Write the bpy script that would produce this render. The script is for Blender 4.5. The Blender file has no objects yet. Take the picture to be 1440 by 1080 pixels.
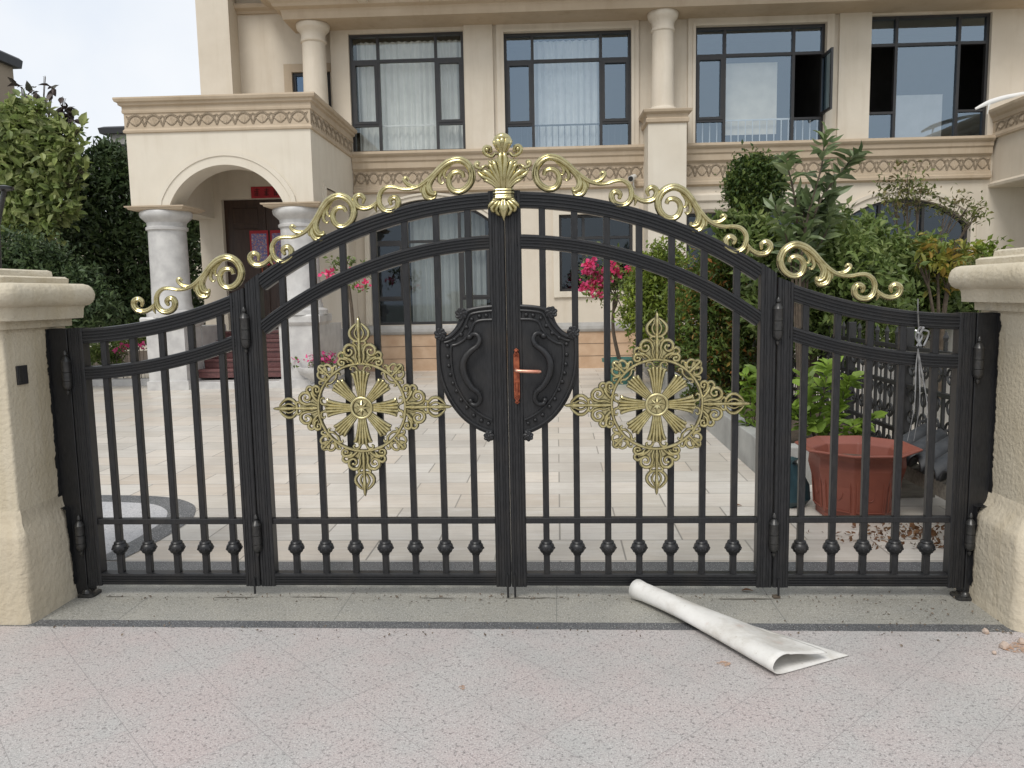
import bpy, math, random
import numpy as np
from mathutils import Vector

random.seed(7); RNG = np.random.default_rng(7)
scene = bpy.context.scene
COL = scene.collection
rad = math.radians

# ------------------------------------------------------------------ camera model
CF, CX, CY, CZ, CYAW, CPIT, CROL = 1103.77, .2449, -3.7905, 1.5117, -.0588, -.1132, -.0192
def _basis(yaw, pitch, roll):
    d = np.array([math.sin(yaw)*math.cos(pitch), math.cos(yaw)*math.cos(pitch), math.sin(pitch)])
    r0 = np.array([math.cos(yaw), -math.sin(yaw), 0]); u0 = np.cross(r0, d)
    return (math.cos(roll)*r0+math.sin(roll)*u0, -math.sin(roll)*r0+math.cos(roll)*u0, d)
CR, CU, CD = _basis(CYAW, CPIT, CROL)
CC = np.array([CX, CY, CZ])
def ray(x, y): return CD + CR*(x-720)/CF + CU*(540-y)/CF
def P(x, y, Y=0.0):                      # measured point on the upright plane at depth Y
    v = ray(x, y); return CC + v*(Y-CC[1])/v[1]
def G(x, y, z=0.0):                      # measured point on the ground
    v = ray(x, y); return CC + v*(z-CC[2])/v[2]
def px2m(r, Y): return r*(Y-CY)/CF
HY = rad(1.2)                            # the villa stands turned by this much
HC, HS = math.cos(HY), math.sin(HY)
def hworld(p): return (HC*p[0]-HS*p[1], HS*p[0]+HC*p[1], p[2])

# ------------------------------------------------------------------ mesh builder
def catmull(pts, n=8, closed=False):
    p = [np.array(q, float) for q in pts]; m = len(p); out = []
    rng = range(m if closed else m-1)
    for i in rng:
        if closed: a, b, c, d = p[(i-1) % m], p[i], p[(i+1) % m], p[(i+2) % m]
        else:
            b, c = p[i], p[i+1]
            a = p[i-1] if i else 2*b-c
            d = p[i+2] if i+2 < m else 2*c-b
        for k in range(n):
            t = k/n
            out.append(.5*((2*b)+(c-a)*t+(2*a-5*b+4*c-d)*t*t+(3*b-a-3*c+d)*t**3))
    if not closed: out.append(p[-1])
    return out

class MB:
    def __init__(s): s.v = []; s.f = []
    def add(s, verts, faces):
        o = len(s.v); s.v += [tuple(float(c) for c in q) for q in verts]
        s.f += [tuple(i+o for i in f) for f in faces]; return s
    def box(s, x0, x1, y0, y1, z0, z1):
        return s.add([(x0,y0,z0),(x1,y0,z0),(x1,y1,z0),(x0,y1,z0),(x0,y0,z1),(x1,y0,z1),(x1,y1,z1),(x0,y1,z1)],
              [(0,3,2,1),(4,5,6,7),(0,1,5,4),(1,2,6,5),(2,3,7,6),(3,0,4,7)])
    def loft(s, rings, cap0=True, cap1=True, closed=True):
        n = len(rings[0]); vs = [q for r in rings for q in r]; fs = []
        for i in range(len(rings)-1):
            for k in range(n if closed else n-1):
                a, b = i*n+k, i*n+(k+1) % n
                fs.append((a, b, b+n, a+n))
        if closed and cap0: fs.append(tuple(range(n-1, -1, -1)))
        if closed and cap1: fs.append(tuple((len(rings)-1)*n+k for k in range(n)))
        return s.add(vs, fs)
    def rectloft(s, x0, x1, y0, y1, prof, back=True):      # rectangular plan, profile of (z, overhang)
        R = []
        for z, o in prof:
            ob = o if back else 0
            R.append([(x0-o,y0-o,z),(x1+o,y0-o,z),(x1+o,y1+ob,z),(x0-o,y1+ob,z)])
        return s.loft(R)
    def roundloft(s, x0, x1, y0, y1, prof, r=.03, k=4, jit=0):
        R = []
        for z, o in prof:
            ring = []; rr = max(.004, r+o*.6)
            for cx, cy, a0 in ((x1+o-rr, y0-o+rr, -90), (x1+o-rr, y1+o-rr, 0), (x0-o+rr, y1+o-rr, 90), (x0-o+rr, y0-o+rr, 180)):
                for i in range(k+1):
                    a = rad(a0+90*i/k); ring.append((cx+rr*math.cos(a)+random.uniform(-jit, jit), cy+rr*math.sin(a)+random.uniform(-jit, jit), z+random.uniform(-jit, jit)))
            R.append(ring)
        return s.loft(R)
    def profx(s, x0, x1, Y, prof):                          # moulding run along x, standing proud of plane Y
        sec = [(Y-o, z) for z, o in prof]+[(Y+.03, prof[-1][0]), (Y+.03, prof[0][0])]
        return s.loft([[(x, y, z) for y, z in sec] for x in (x0, x1)])
    def lathe(s, cx, cy, prof, n=20, axis='z', cz=0):
        R = []
        for z, r in prof:
            ring = []
            for k in range(n):
                a = 2*math.pi*k/n; c, q = r*math.cos(a), r*math.sin(a)
                ring.append((cx+c, cy+q, cz+z) if axis == 'z' else (cx+c, cy-z, cz+q))
            R.append(ring)
        return s.loft(R)
    def tube(s, pts, rads, n=8, up=(0,1,0), flat=1.0, ridge=0, groove=0):   # tapered tube; flat scales it along 'up'
        pts = [np.array(p, float) for p in pts]; m = len(pts)
        if not hasattr(rads, '__len__'): rads = [rads]*m
        if len(rads) != m: rads = np.interp(np.linspace(0, 1, m), np.linspace(0, 1, len(rads)), rads)
        R = []; upv = np.array(up, float)
        for i in range(m):
            t = pts[min(i+1, m-1)]-pts[max(i-1, 0)]; L = np.linalg.norm(t); t = t/L if L > 1e-9 else np.array([0,0,1.])
            a = np.cross(upv, t)
            if np.linalg.norm(a) < 1e-3: a = np.cross(np.array([1.,0,.1]), t)
            a /= np.linalg.norm(a); b = np.cross(t, a)
            ring = []
            for k in range(n):
                th = 2*math.pi*k/n; rr = rads[i]*(1+ridge*math.cos(4*th))*(1-groove*math.exp(-(((th-4.712))/.42)**2))
                ring.append(pts[i]+a*rr*math.cos(th)+b*rr*flat*math.sin(th))
            R.append(ring)
        return s.loft(R)
    def ball(s, c, r, n=10, sy=1.0):
        m = n//2+1
        R = [[(c[0]+r*math.sin(math.pi*(i+.02)/(m+.04))*math.cos(2*math.pi*k/n), c[1]+sy*r*math.sin(math.pi*(i+.02)/(m+.04))*math.sin(2*math.pi*k/n), c[2]-r*math.cos(math.pi*(i+.02)/(m+.04))) for k in range(n)] for i in range(m+1)]
        return s.loft(R)
    def sweep(s, path, sec):                                # path in x-z, section of (normal offset, y)
        R = []; m = len(path)
        for i in range(m):
            a, b = path[max(i-1, 0)], path[min(i+1, m-1)]
            t = np.array([b[0]-a[0], b[1]-a[1]]); t /= np.linalg.norm(t); nx, nz = -t[1], t[0]
            R.append([(path[i][0]+nx*o, y, path[i][1]+nz*o) for o, y in sec])
        return s.loft(R)
    def plate(s, poly, y0, y1):                             # x-z outline given a thickness
        n = len(poly)
        return s.add([(x, y0, z) for x, z in poly]+[(x, y1, z) for x, z in poly],
                     [tuple(range(n)), tuple(range(2*n-1, n-1, -1))]+[(i, i+n, (i+1) % n+n, (i+1) % n) for i in range(n)])
    def sheet(s, poly, z): return s.add([(x, y, z) for x, y in poly], [tuple(range(len(poly)))])
    def mirror(s):                                          # across x = 0
        o = MB(); o.v = [(-a, b, c) for a, b, c in s.v]; o.f = [tuple(reversed(f)) for f in s.f]; return o
    def move(s, d): s.v = [(a+d[0], b+d[1], c+d[2]) for a, b, c in s.v]; return s
    def join(s, o): return s.add(o.v, o.f)

def mesh_from(name, verts, faces, mat, smooth=False):
    me = bpy.data.meshes.new(name); me.from_pydata(verts, [], faces); me.validate()
    import bmesh
    if len(faces) < 60000:
        bm = bmesh.new(); bm.from_mesh(me); bmesh.ops.recalc_face_normals(bm, faces=bm.faces); bm.to_mesh(me); bm.free()
    me.materials.append(mat)
    if smooth:
        me.polygons.foreach_set('use_smooth', [True]*len(me.polygons))
        try: me.set_sharp_from_angle(angle=rad(38))
        except Exception: pass
    me.update(); return me

ORG = {}
def thing(name, label, cat, loc=(0,0,0), group=None, house=False):
    o = bpy.data.objects.new(name, None); COL.objects.link(o); o.empty_display_size = .2
    o.location = hworld(loc) if house else tuple(loc)
    if house: o.rotation_euler.z = HY
    o['label'] = label; o['category'] = cat
    if group: o['group'] = group
    ORG[o.name] = tuple(float(c) for c in loc); return o
def part(name, mb, mat, parent, smooth=False, bevel=0, label=None, solid=0):
    off = ORG[parent.name]; v = [(a-off[0], b-off[1], c-off[2]) for a, b, c in mb.v]
    o = bpy.data.objects.new(name, mesh_from(name, v, mb.f, mat, smooth)); COL.objects.link(o); o.parent = parent
    ORG[o.name] = off
    if label: o['label'] = label
    if bevel:
        b = o.modifiers.new('bevel', 'BEVEL'); b.width = bevel; b.segments = 2; b.limit_method = 'ANGLE'; b.angle_limit = rad(40)
    if solid:
        b = o.modifiers.new('solid', 'SOLIDIFY'); b.thickness = solid; b.offset = 0
    return o
def single(name, mb, mat, label, cat, loc=(0,0,0), group=None, smooth=False, bevel=0, house=False, solid=0, kind=None):
    v = [(a-loc[0], b-loc[1], c-loc[2]) for a, b, c in mb.v]
    o = bpy.data.objects.new(name, mesh_from(name, v, mb.f, mat, smooth)); COL.objects.link(o)
    o.location = hworld(loc) if house else tuple(loc)
    if house: o.rotation_euler.z = HY
    if label: o['label'] = label
    if cat: o['category'] = cat
    if group: o['group'] = group
    if kind: o['kind'] = kind
    if bevel:
        b = o.modifiers.new('bevel', 'BEVEL'); b.width = bevel; b.segments = 2; b.limit_method = 'ANGLE'
    if solid:
        b = o.modifiers.new('solid', 'SOLIDIFY'); b.thickness = solid; b.offset = 0
    return o
def struct(name, mb, mat): return single(name, mb, mat, None, None, kind='structure')

# ------------------------------------------------------------------ materials
def newmat(name):
    m = bpy.data.materials.new(name); m.use_nodes = True; nt = m.node_tree
    return m, nt, nt.nodes['Principled BSDF']
def N(nt, typ, **kw):
    n = nt.nodes.new(typ)
    for k, v in kw.items():
        if k in n.inputs: n.inputs[k].default_value = v
        else: setattr(n, k, v)
    return n
def ramp(nt, src, stops):
    r = nt.nodes.new('ShaderNodeValToRGB'); e = r.color_ramp.elements
    while len(e) < len(stops): e.new(.5)
    for q, (p, c) in zip(e, stops): q.position = p; q.color = (*c, 1) if len(c) == 3 else c
    nt.links.new(src, r.inputs[0]); return r.outputs[0]
def mixc(nt, fac, a, b, mode='MIX'):
    m = nt.nodes.new('ShaderNodeMix'); m.data_type = 'RGBA'; m.blend_type = mode
    for i, q in ((0, fac), (6, a), (7, b)):
        if hasattr(q, 'is_output'): nt.links.new(q, m.inputs[i])
        else: m.inputs[i].default_value = q if i == 0 else (*q, 1)
    return m.outputs[2]
def coords(nt, scale=(1,1,1), rot=0, loc=(0,0,0), kind='Object'):
    t = N(nt, 'ShaderNodeTexCoord'); mp = N(nt, 'ShaderNodeMapping')
    mp.inputs['Scale'].default_value = scale; mp.inputs['Rotation'].default_value = (0,0,rot); mp.inputs['Location'].default_value = loc
    nt.links.new(t.outputs[kind], mp.inputs[0]); return mp.outputs[0]
def noise(nt, vec, scale, detail=4, rough=.55):
    n = N(nt, 'ShaderNodeTexNoise', Scale=scale, Detail=detail, Roughness=rough); nt.links.new(vec, n.inputs['Vector']); return n.outputs[0]
def bump(nt, bsdf, h, strength, dist=.01):
    b = N(nt, 'ShaderNodeBump', Strength=strength, Distance=dist); nt.links.new(h, b.inputs['Height']); nt.links.new(b.outputs[0], bsdf.inputs['Normal'])
def mathmul(nt, a, k):
    q = N(nt, 'ShaderNodeMath', operation='MULTIPLY'); q.inputs[1].default_value = k; nt.links.new(a, q.inputs[0]); return q.outputs[0]
def simple(name, c1, c2=None, scale=3, rough=.6, metal=0, bs=0, bscale=40, bd=.004, stretch=(1,1,1), spec=None, lo=.35, hi=.65):
    m, nt, b = newmat(name); v = coords(nt, stretch)
    c2 = c2 or tuple(q*.86 for q in c1)
    nt.links.new(ramp(nt, noise(nt, v, scale, 5), [(lo, c1), (hi, c2)]), b.inputs['Base Color'])
    b.inputs['Roughness'].default_value = rough; b.inputs['Metallic'].default_value = metal
    if spec is not None: b.inputs['Specular IOR Level'].default_value = spec
    if bs: bump(nt, b, noise(nt, v, bscale, 4), bs, bd)
    return m
def stucco(name, c, dirt=.85, bs=.25, bscale=60, stain=(.5,.42,.3), st=.12, bd=.006):
    m, nt, b = newmat(name); v = coords(nt); big = noise(nt, v, .9, 6, .6); mid = noise(nt, v, 6, 5)
    col = ramp(nt, mid, [(.3, c), (.7, tuple(q*(.5+.5*dirt) for q in c))])
    vs = coords(nt, (3, 3, .25)); streak = noise(nt, vs, 1.6, 5, .65)
    f = ramp(nt, streak, [(.52, (0,0,0)), (.75, (st,)*3)])
    f2 = ramp(nt, big, [(.4, (0,0,0)), (.75, (st*1.2,)*3)])
    col = mixc(nt, f, col, tuple(a*d for a, d in zip(c, stain))); col = mixc(nt, f2, col, tuple(a*d for a, d in zip(c, stain)))
    nt.links.new(col, b.inputs['Base Color']); b.inputs['Roughness'].default_value = .85; b.inputs['Specular IOR Level'].default_value = .25
    bump(nt, b, noise(nt, v, bscale, 3), bs, bd); return m

M = {}
M['wall'] = stucco('villa_stucco', (.65,.585,.488), .93, .12, 90, st=.2)
M['trim'] = stucco('villa_trim', (.50,.41,.305), .88, .1, 90, st=.25)
M['porchwall'] = stucco('porch_stucco', (.665,.61,.515), .95, .1, 90, st=.16)
M['pillar'] = stucco('pillar_stucco', (.585,.525,.41), .85, .68, 46, (.6,.53,.38), .45, .010)
M['plinth'] = stucco('rough_render', (.585,.52,.405), .83, .7, 30, (.6,.53,.4), .45, .012)
M['marble'] = simple('grey_marble', (.55,.54,.52), (.42,.41,.40), 5, .45, bs=.05)
M['gate'] = None
def gate_mat():
    m, nt, b = newmat('black_gate_paint'); v = coords(nt, (1,1,.12)); n1 = noise(nt, v, 220, 3); n2 = noise(nt, coords(nt), 7, 4)
    c = mixc(nt, ramp(nt, n1, [(.35,(0,0,0)),(.7,(1,1,1))]), (.010,.0105,.0115), (.023,.023,.0245))
    c = mixc(nt, ramp(nt, n2, [(.5,(0,0,0)),(.8,(.45,.45,.45))]), c, (.036,.031,.026))
    nt.links.new(c, b.inputs['Base Color']); b.inputs['Roughness'].default_value = .36; b.inputs['Specular IOR Level'].default_value = .38
    bump(nt, b, n1, .12, .002); return m
M['gate'] = gate_mat()
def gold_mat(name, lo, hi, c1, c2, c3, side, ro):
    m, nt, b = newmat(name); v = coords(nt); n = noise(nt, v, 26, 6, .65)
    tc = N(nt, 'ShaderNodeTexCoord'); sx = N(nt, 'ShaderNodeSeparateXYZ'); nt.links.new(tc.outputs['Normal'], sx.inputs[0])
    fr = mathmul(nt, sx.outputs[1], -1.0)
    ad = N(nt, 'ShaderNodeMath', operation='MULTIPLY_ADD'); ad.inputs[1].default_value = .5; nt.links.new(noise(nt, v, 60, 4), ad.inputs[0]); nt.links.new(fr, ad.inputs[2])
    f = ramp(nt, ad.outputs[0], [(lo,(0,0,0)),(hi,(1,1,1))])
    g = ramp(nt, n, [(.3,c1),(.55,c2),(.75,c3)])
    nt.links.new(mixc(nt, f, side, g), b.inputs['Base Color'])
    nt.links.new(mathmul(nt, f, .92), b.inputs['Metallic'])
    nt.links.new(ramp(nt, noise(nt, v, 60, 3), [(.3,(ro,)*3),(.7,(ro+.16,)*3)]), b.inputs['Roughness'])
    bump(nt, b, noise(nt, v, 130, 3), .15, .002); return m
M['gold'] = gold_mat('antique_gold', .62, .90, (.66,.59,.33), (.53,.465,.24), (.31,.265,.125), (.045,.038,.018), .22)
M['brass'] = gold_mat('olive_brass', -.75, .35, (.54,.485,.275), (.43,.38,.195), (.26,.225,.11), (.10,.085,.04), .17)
M['copper'] = simple('red_copper', (.42,.13,.065), (.22,.06,.035), 40, .38, .8)
M['copper_light'] = simple('worn_copper', (.66,.36,.26), (.5,.22,.15), 30, .35, .8)
M['cone_metal'] = simple('hinge_metal', (.03,.03,.03), (.05,.048,.045), 60, .32, .3)
M['frame'] = simple('window_frame', (.022,.022,.024), (.03,.028,.027), 8, .4)
M['dark'] = simple('dark_interior', (.10,.095,.09), (.07,.065,.06), 2, .9)
M['curtain'] = leafy_curtain = simple('sheer_curtain', (.84,.84,.81), (.76,.76,.73), 3, .9)
M['white_rail'] = simple('white_rail', (.78,.78,.76), None, 5, .5)
M['door'] = simple('dark_brown_door', (.055,.03,.02), (.035,.018,.012), 6, .4, stretch=(4,4,.5))
M['stone'] = simple('orange_stone', (.56,.40,.27), (.45,.30,.19), 3, .7, bs=.1)
M['greyledge'] = simple('grey_ledge', (.42,.41,.39), (.34,.33,.31), 6, .7)
M['redstep'] = simple('red_granite', (.16,.065,.06), (.10,.04,.04), 30, .35)
M['white_paint'] = simple('white_paint', (.78,.77,.74), (.72,.71,.68), 4, .6)
M['terracotta'] = simple('terracotta_plastic', (.215,.063,.039), (.165,.047,.031), 4, .5, bs=.05)
M['greenpot'] = simple('green_pot', (.05,.17,.14), None, 5, .4)
M['tile'] = simple('dark_roof_tile', (.025,.028,.032), (.05,.052,.055), 9, .6)
M['timber'] = simple('grey_timber', (.24,.22,.18), (.15,.135,.11), 6, .8, stretch=(1,8,8), bs=.2)
M['bark'] = simple('bark', (.11,.085,.06), (.06,.045,.032), 18, .9, bs=.4)
M['soil'] = simple('soil', (.09,.065,.045), (.05,.036,.026), 12, .95, bs=.5, bscale=30, bd=.03)
M['plan_wall'] = simple('cement_wall', (.36,.36,.34), (.25,.25,.235), 3, .8, bs=.15)
M['blackfence'] = simple('black_cast_iron', (.018,.018,.018), None, 5, .5)
def sheet_mat():
    m, nt, b = newmat('white_vinyl'); v = coords(nt)
    c = ramp(nt, noise(nt, v, 5, 6, .65), [(.3,(.72,.71,.68)),(.52,(.64,.625,.59)),(.72,(.46,.43,.38))])
    c = mixc(nt, ramp(nt, noise(nt, coords(nt, loc=(2.3,.4,0)), 9, 5, .6), [(.62,(0,0,0)),(.72,(.5,.5,.5))]), c, (.50,.38,.33))
    c = mixc(nt, ramp(nt, noise(nt, coords(nt, (1,1,1), loc=(7,1,3)), 60, 3, .6), [(.66,(0,0,0)),(.72,(.5,.5,.5))]), c, (.4,.36,.3))
    nt.links.new(c, b.inputs['Base Color']); b.inputs['Roughness'].default_value = .5
    cr = noise(nt, coords(nt, (1,3,1), rot=rad(55)), 6, 5, .6); bump(nt, b, cr, .3, .012); return m
M['sheet'] = sheet_mat()
M['teal'] = simple('teal_plastic', (.025,.06,.075), (.012,.035,.045), 9, .45)
M['silver'] = simple('silver_film', (.34,.34,.335), (.16,.16,.16), 30, .3, .7)
M['neigh'] = simple('neighbour_wall', (.30,.245,.18), (.25,.2,.15), .6, .9)
M['neighroof'] = simple('neighbour_roof', (.05,.052,.058), None, 2, .7)
M['litter'] = simple('dry_leaf', (.13,.055,.025), (.2,.11,.05), 30, .9)
M['pebble'] = simple('rubble', (.5,.42,.36), (.42,.3,.22), 20, .9)
def clay_mat():
    m, nt, b = newmat('orange_clay'); v = coords(nt); nt.links.new(ramp(nt, noise(nt, v, 50, 4), [(.35,(.50,.25,.12)),(.65,(.44,.31,.22))]), b.inputs['Base Color'])
    b.inputs['Roughness'].default_value = .95; nt.links.new(ramp(nt, noise(nt, v, 70, 5, .7), [(.42,(0,0,0)),(.6,(.85,.85,.85))]), b.inputs['Alpha']); return m
M['clay'] = clay_mat()
M['redpaper'] = simple('red_paper', (.40,.02,.03), (.32,.015,.025), 9, .6)
M['ink'] = simple('dark_ink', (.06,.012,.012), None, 5, .7)
M['camwhite'] = simple('camera_shell', (.72,.72,.70), None, 5, .4)
M['black'] = simple('black_plastic', (.012,.012,.013), None, 5, .35)

def poster_mat():
    m, nt, b = newmat('printed_paper'); v = coords(nt)
    n1 = noise(nt, v, 26, 4); n2 = noise(nt, coords(nt, loc=(5,3,1)), 30, 4)
    c = ramp(nt, n1, [(.36,(.05,.09,.30)),(.46,(.30,.33,.45)),(.53,(.36,.05,.07)),(.62,(.55,.5,.45))])
    c = mixc(nt, ramp(nt, n2, [(.5,(0,0,0)),(.56,(.8,.8,.8))]), c, (.07,.10,.34))
    nt.links.new(c, b.inputs['Base Color']); b.inputs['Roughness'].default_value = .5; return m
M['poster'] = poster_mat()

def glass_mat(name, tint, gloss, fac):
    m = bpy.data.materials.new(name); m.use_nodes = True; nt = m.node_tree; nt.nodes.clear()
    o = N(nt, 'ShaderNodeOutputMaterial'); t = N(nt, 'ShaderNodeBsdfTransparent', Color=(*tint,1)); g = N(nt, 'ShaderNodeBsdfGlossy', Color=(*gloss,1), Roughness=.03)
    lw = N(nt, 'ShaderNodeLayerWeight', Blend=.25); ma = N(nt, 'ShaderNodeMath', operation='MULTIPLY_ADD'); ma.inputs[1].default_value = .5; ma.inputs[2].default_value = fac
    nt.links.new(lw.outputs['Facing'], ma.inputs[0]); mx = N(nt, 'ShaderNodeMixShader')
    nt.links.new(ma.outputs[0], mx.inputs[0]); nt.links.new(t.outputs[0], mx.inputs[1]); nt.links.new(g.outputs[0], mx.inputs[2])
    nt.links.new(mx.outputs[0], o.inputs[0]); return m
M['glass'] = glass_mat('clear_glass', (.93,.95,.94), (.62,.70,.72), .15)
M['skyglass'] = glass_mat('sky_glass', (.92,.95,.96), (.56,.70,.83), .29)
M['blueglass'] = glass_mat('blue_glass', (.42,.55,.66), (.42,.60,.82), .27)
M['darkglass'] = glass_mat('shaded_glass', (.55,.58,.58), (.5,.58,.66), .10)

def granite(name, base, pink, dark, spots, tile=None, rot=0, loc=(0,0,0), joint=(.25,.24,.23), jw=.003, rough=.55, var=.5, sps=(.57,.66,.8), jf=.7):
    m, nt, b = newmat(name); v = coords(nt)
    f = noise(nt, v, 2.4, 6, .65)
    col = ramp(nt, f, [(.38, base), (.62, pink)])
    if tile:
        vb = coords(nt, rot=rot, loc=loc)
        br = N(nt, 'ShaderNodeTexBrick', offset=0.0 if tile[0] == tile[1] else .5); br.inputs['Scale'].default_value = 1
        br.inputs['Brick Width'].default_value = tile[0]; br.inputs['Row Height'].default_value = tile[1]
        br.inputs['Mortar Size'].default_value = jw; br.inputs['Mortar Smooth'].default_value = .3; br.inputs['Bias'].default_value = 0
        br.inputs['Color1'].default_value = (0,0,0,1); br.inputs['Color2'].default_value = (1,1,1,1); br.inputs['Mortar'].default_value = (.5,.5,.5,1)
        nt.links.new(vb, br.inputs['Vector'])
        tint = ramp(nt, br.outputs['Color'], [(0, base), (.5, tuple((a+c)/2 for a, c in zip(base, pink))), (1, pink)])
        col = mixc(nt, var, col, tint)
    sp = noise(nt, v, spots, 3, .7)
    col = mixc(nt, ramp(nt, sp, [(sps[0],(0,0,0)),(sps[1],(sps[2],)*3)]), col, dark)
    sp2 = noise(nt, coords(nt, loc=(3,7,0)), spots*1.3, 2, .6)
    col = mixc(nt, ramp(nt, sp2, [(.56,(0,0,0)),(.66,(.6,.6,.6))]), col, (.70,.68,.66))
    sp3 = noise(nt, coords(nt, loc=(9,1,0)), spots*.5, 2, .5); col = mixc(nt, ramp(nt, sp3, [(.58,(0,0,0)),(.68,(.55,.55,.55))]), col, dark)
    st = noise(nt, v, .8, 7, .7); col = mixc(nt, ramp(nt, st, [(.5,(0,0,0)),(.75,(.4,.4,.4))]), col, tuple(q*.62 for q in base))
    if tile: col = mixc(nt, mathmul(nt, br.outputs['Fac'], jf), col, joint)
    nt.links.new(col, b.inputs['Base Color']); b.inputs['Roughness'].default_value = rough
    gr = noise(nt, v, 330, 2); col = mixc(nt, .5, col, ramp(nt, gr, [(.3,(.25,.25,.25)),(.7,(.78,.78,.78))]), 'OVERLAY'); nt.links.new(col, b.inputs['Base Color'])
    bump(nt, b, sp, .08, .002); return m
M['pave'] = granite('speckled_granite', (.415,.405,.39), (.44,.38,.365), (.075,.07,.07), 125, (.347,.347), rad(45), (.04,.06,0), (.22,.205,.20), .0018, .6, .26, (.54,.65,.72), .6)
M['threshold'] = granite('grey_threshold', (.27,.265,.235), (.33,.315,.27), (.12,.12,.11), 110, (1.05,.9), 0, (.3,.37,0), (.15,.15,.14), .003, .5, .3)
M['darkband'] = granite('black_granite', (.075,.08,.085), (.11,.112,.115), (.02,.02,.02), 120, (.8,.8), 0, (.2,.2,0), (.05,.05,.05), .003, .45, .3)
M['inlay'] = granite('pale_inlay', (.42,.42,.43), (.46,.45,.45), (.2,.2,.2), 100, None)
def drive_mat():
    m, nt, b = newmat('pale_stone_planks'); v = coords(nt); vb = coords(nt, loc=(.13,-.178,0))
    br = N(nt, 'ShaderNodeTexBrick', offset=.5); br.inputs['Scale'].default_value = 1
    br.inputs['Brick Width'].default_value = .75; br.inputs['Row Height'].default_value = .375
    br.inputs['Mortar Size'].default_value = .006; br.inputs['Mortar Smooth'].default_value = .3; br.inputs['Bias'].default_value = 0
    br.inputs['Color1'].default_value = (0,0,0,1); br.inputs['Color2'].default_value = (1,1,1,1); br.inputs['Mortar'].default_value = (.5,.5,.5,1)
    nt.links.new(vb, br.inputs['Vector'])
    c = ramp(nt, br.outputs['Color'], [(0,(.60,.545,.46)),(.3,(.52,.485,.43)),(.55,(.64,.605,.545)),(.8,(.66,.60,.52)),(1,(.55,.47,.38))])
    stk = noise(nt, coords(nt, (1.2,14,1)), 2.2, 6, .65)
    c = mixc(nt, ramp(nt, stk, [(.45,(0,0,0)),(.7,(.55,.55,.55))]), c, (.46,.405,.35))
    c = mixc(nt, ramp(nt, noise(nt, coords(nt, (1,5,1), loc=(4,2,0)), 3, 6, .6), [(.5,(0,0,0)),(.7,(.5,.5,.5))]), c, (.72,.69,.65))
    c = mixc(nt, ramp(nt, noise(nt, v, 70, 3), [(.6,(0,0,0)),(.72,(.35,.35,.35))]), c, (.3,.26,.22))
    c = mixc(nt, mathmul(nt, br.outputs['Fac'], .85), c, (.20,.18,.155))
    c = mixc(nt, ramp(nt, noise(nt, coords(nt, loc=(11,4,0)), .9, 7, .68), [(.46,(0,0,0)),(.72,(.55,.55,.55))]), c, (.37,.33,.28))
    nt.links.new(c, b.inputs['Base Color']); b.inputs['Roughness'].default_value = .38; bump(nt, b, stk, .05, .003); return m
M['drive'] = drive_mat()
M['ground'] = simple('ground', (.22,.21,.18), (.15,.16,.11), .3, .95)

def leafmat(name, cols, trans=.25, rough=.45):
    m, nt, b = newmat(name); g = N(nt, 'ShaderNodeNewGeometry')
    k = len(cols); c = ramp(nt, g.outputs['Random Per Island'], [(i/max(1, k-1), q) for i, q in enumerate(cols)])
    cl = ramp(nt, noise(nt, coords(nt), 3.2, 3), [(.38,(.72,.72,.72)),(.62,(1.35,1.3,1.15))]); c = mixc(nt, 1.0, c, cl, 'MULTIPLY')
    nt.links.new(c, b.inputs['Base Color']); b.inputs['Roughness'].default_value = rough; b.inputs['Specular IOR Level'].default_value = .35
    t = N(nt, 'ShaderNodeBsdfTranslucent'); nt.links.new(c, t.inputs[0]); mx = N(nt, 'ShaderNodeMixShader'); mx.inputs[0].default_value = trans
    nt.links.new(b.outputs[0], mx.inputs[1]); nt.links.new(t.outputs[0], mx.inputs[2]); nt.links.new(mx.outputs[0], nt.nodes['Material Output'].inputs[0]); return m
L = {
 'pale': leafmat('pale_green_leaf', [(.15,.21,.07),(.23,.29,.10),(.32,.36,.17),(.18,.25,.08)], .42),
 'dark': leafmat('dark_green_leaf', [(.03,.055,.024),(.055,.09,.036),(.085,.125,.052),(.04,.07,.03)], .2),
 'hedge': leafmat('hedge_leaf', [(.05,.09,.02),(.09,.145,.03),(.13,.175,.04),(.065,.115,.025),(.10,.15,.035),(.30,.12,.035)], .3),
 'yellowgreen': leafmat('yellow_green_leaf', [(0.108,0.168,0.030),(0.180,0.228,0.036),(0.144,0.204,0.036)]),
 'mid': leafmat('mid_green_leaf', [(.08,.125,.035),(.13,.185,.055),(.20,.25,.09),(.10,.15,.04),(.15,.215,.06)], .32),
 'topi': leafmat('topiary_leaf', [(.03,.06,.016),(.055,.095,.022),(.13,.17,.035)]),
 'glossy': leafmat('glossy_long_leaf', [(.08,.125,.05),(.13,.185,.085),(.20,.25,.14),(.10,.145,.06)], .22, .38),
 'bright': leafmat('bright_young_leaf', [(.15,.25,.035),(.22,.33,.06),(.18,.28,.045)], .4),
 'croton': leafmat('yellow_croton_leaf', [(.14,.19,.04),(.30,.28,.05),(.12,.17,.04),(.34,.22,.05),(.10,.15,.035)], .3),
 'olive': leafmat('olive_twig_leaf', [(.10,.125,.04),(.15,.17,.055),(.15,.11,.05)]),
 'purple': leafmat('dark_purple_leaf', [(.04,.03,.03),(.06,.045,.045),(.05,.055,.035)], .1),
 'magenta': leafmat('magenta_petal', [(.62,.04,.18),(.72,.12,.30),(.48,.03,.11)], .35),
 'pink': leafmat('pink_petal', [(.62,.05,.22),(.6,.12,.3)], .3),
}

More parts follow.
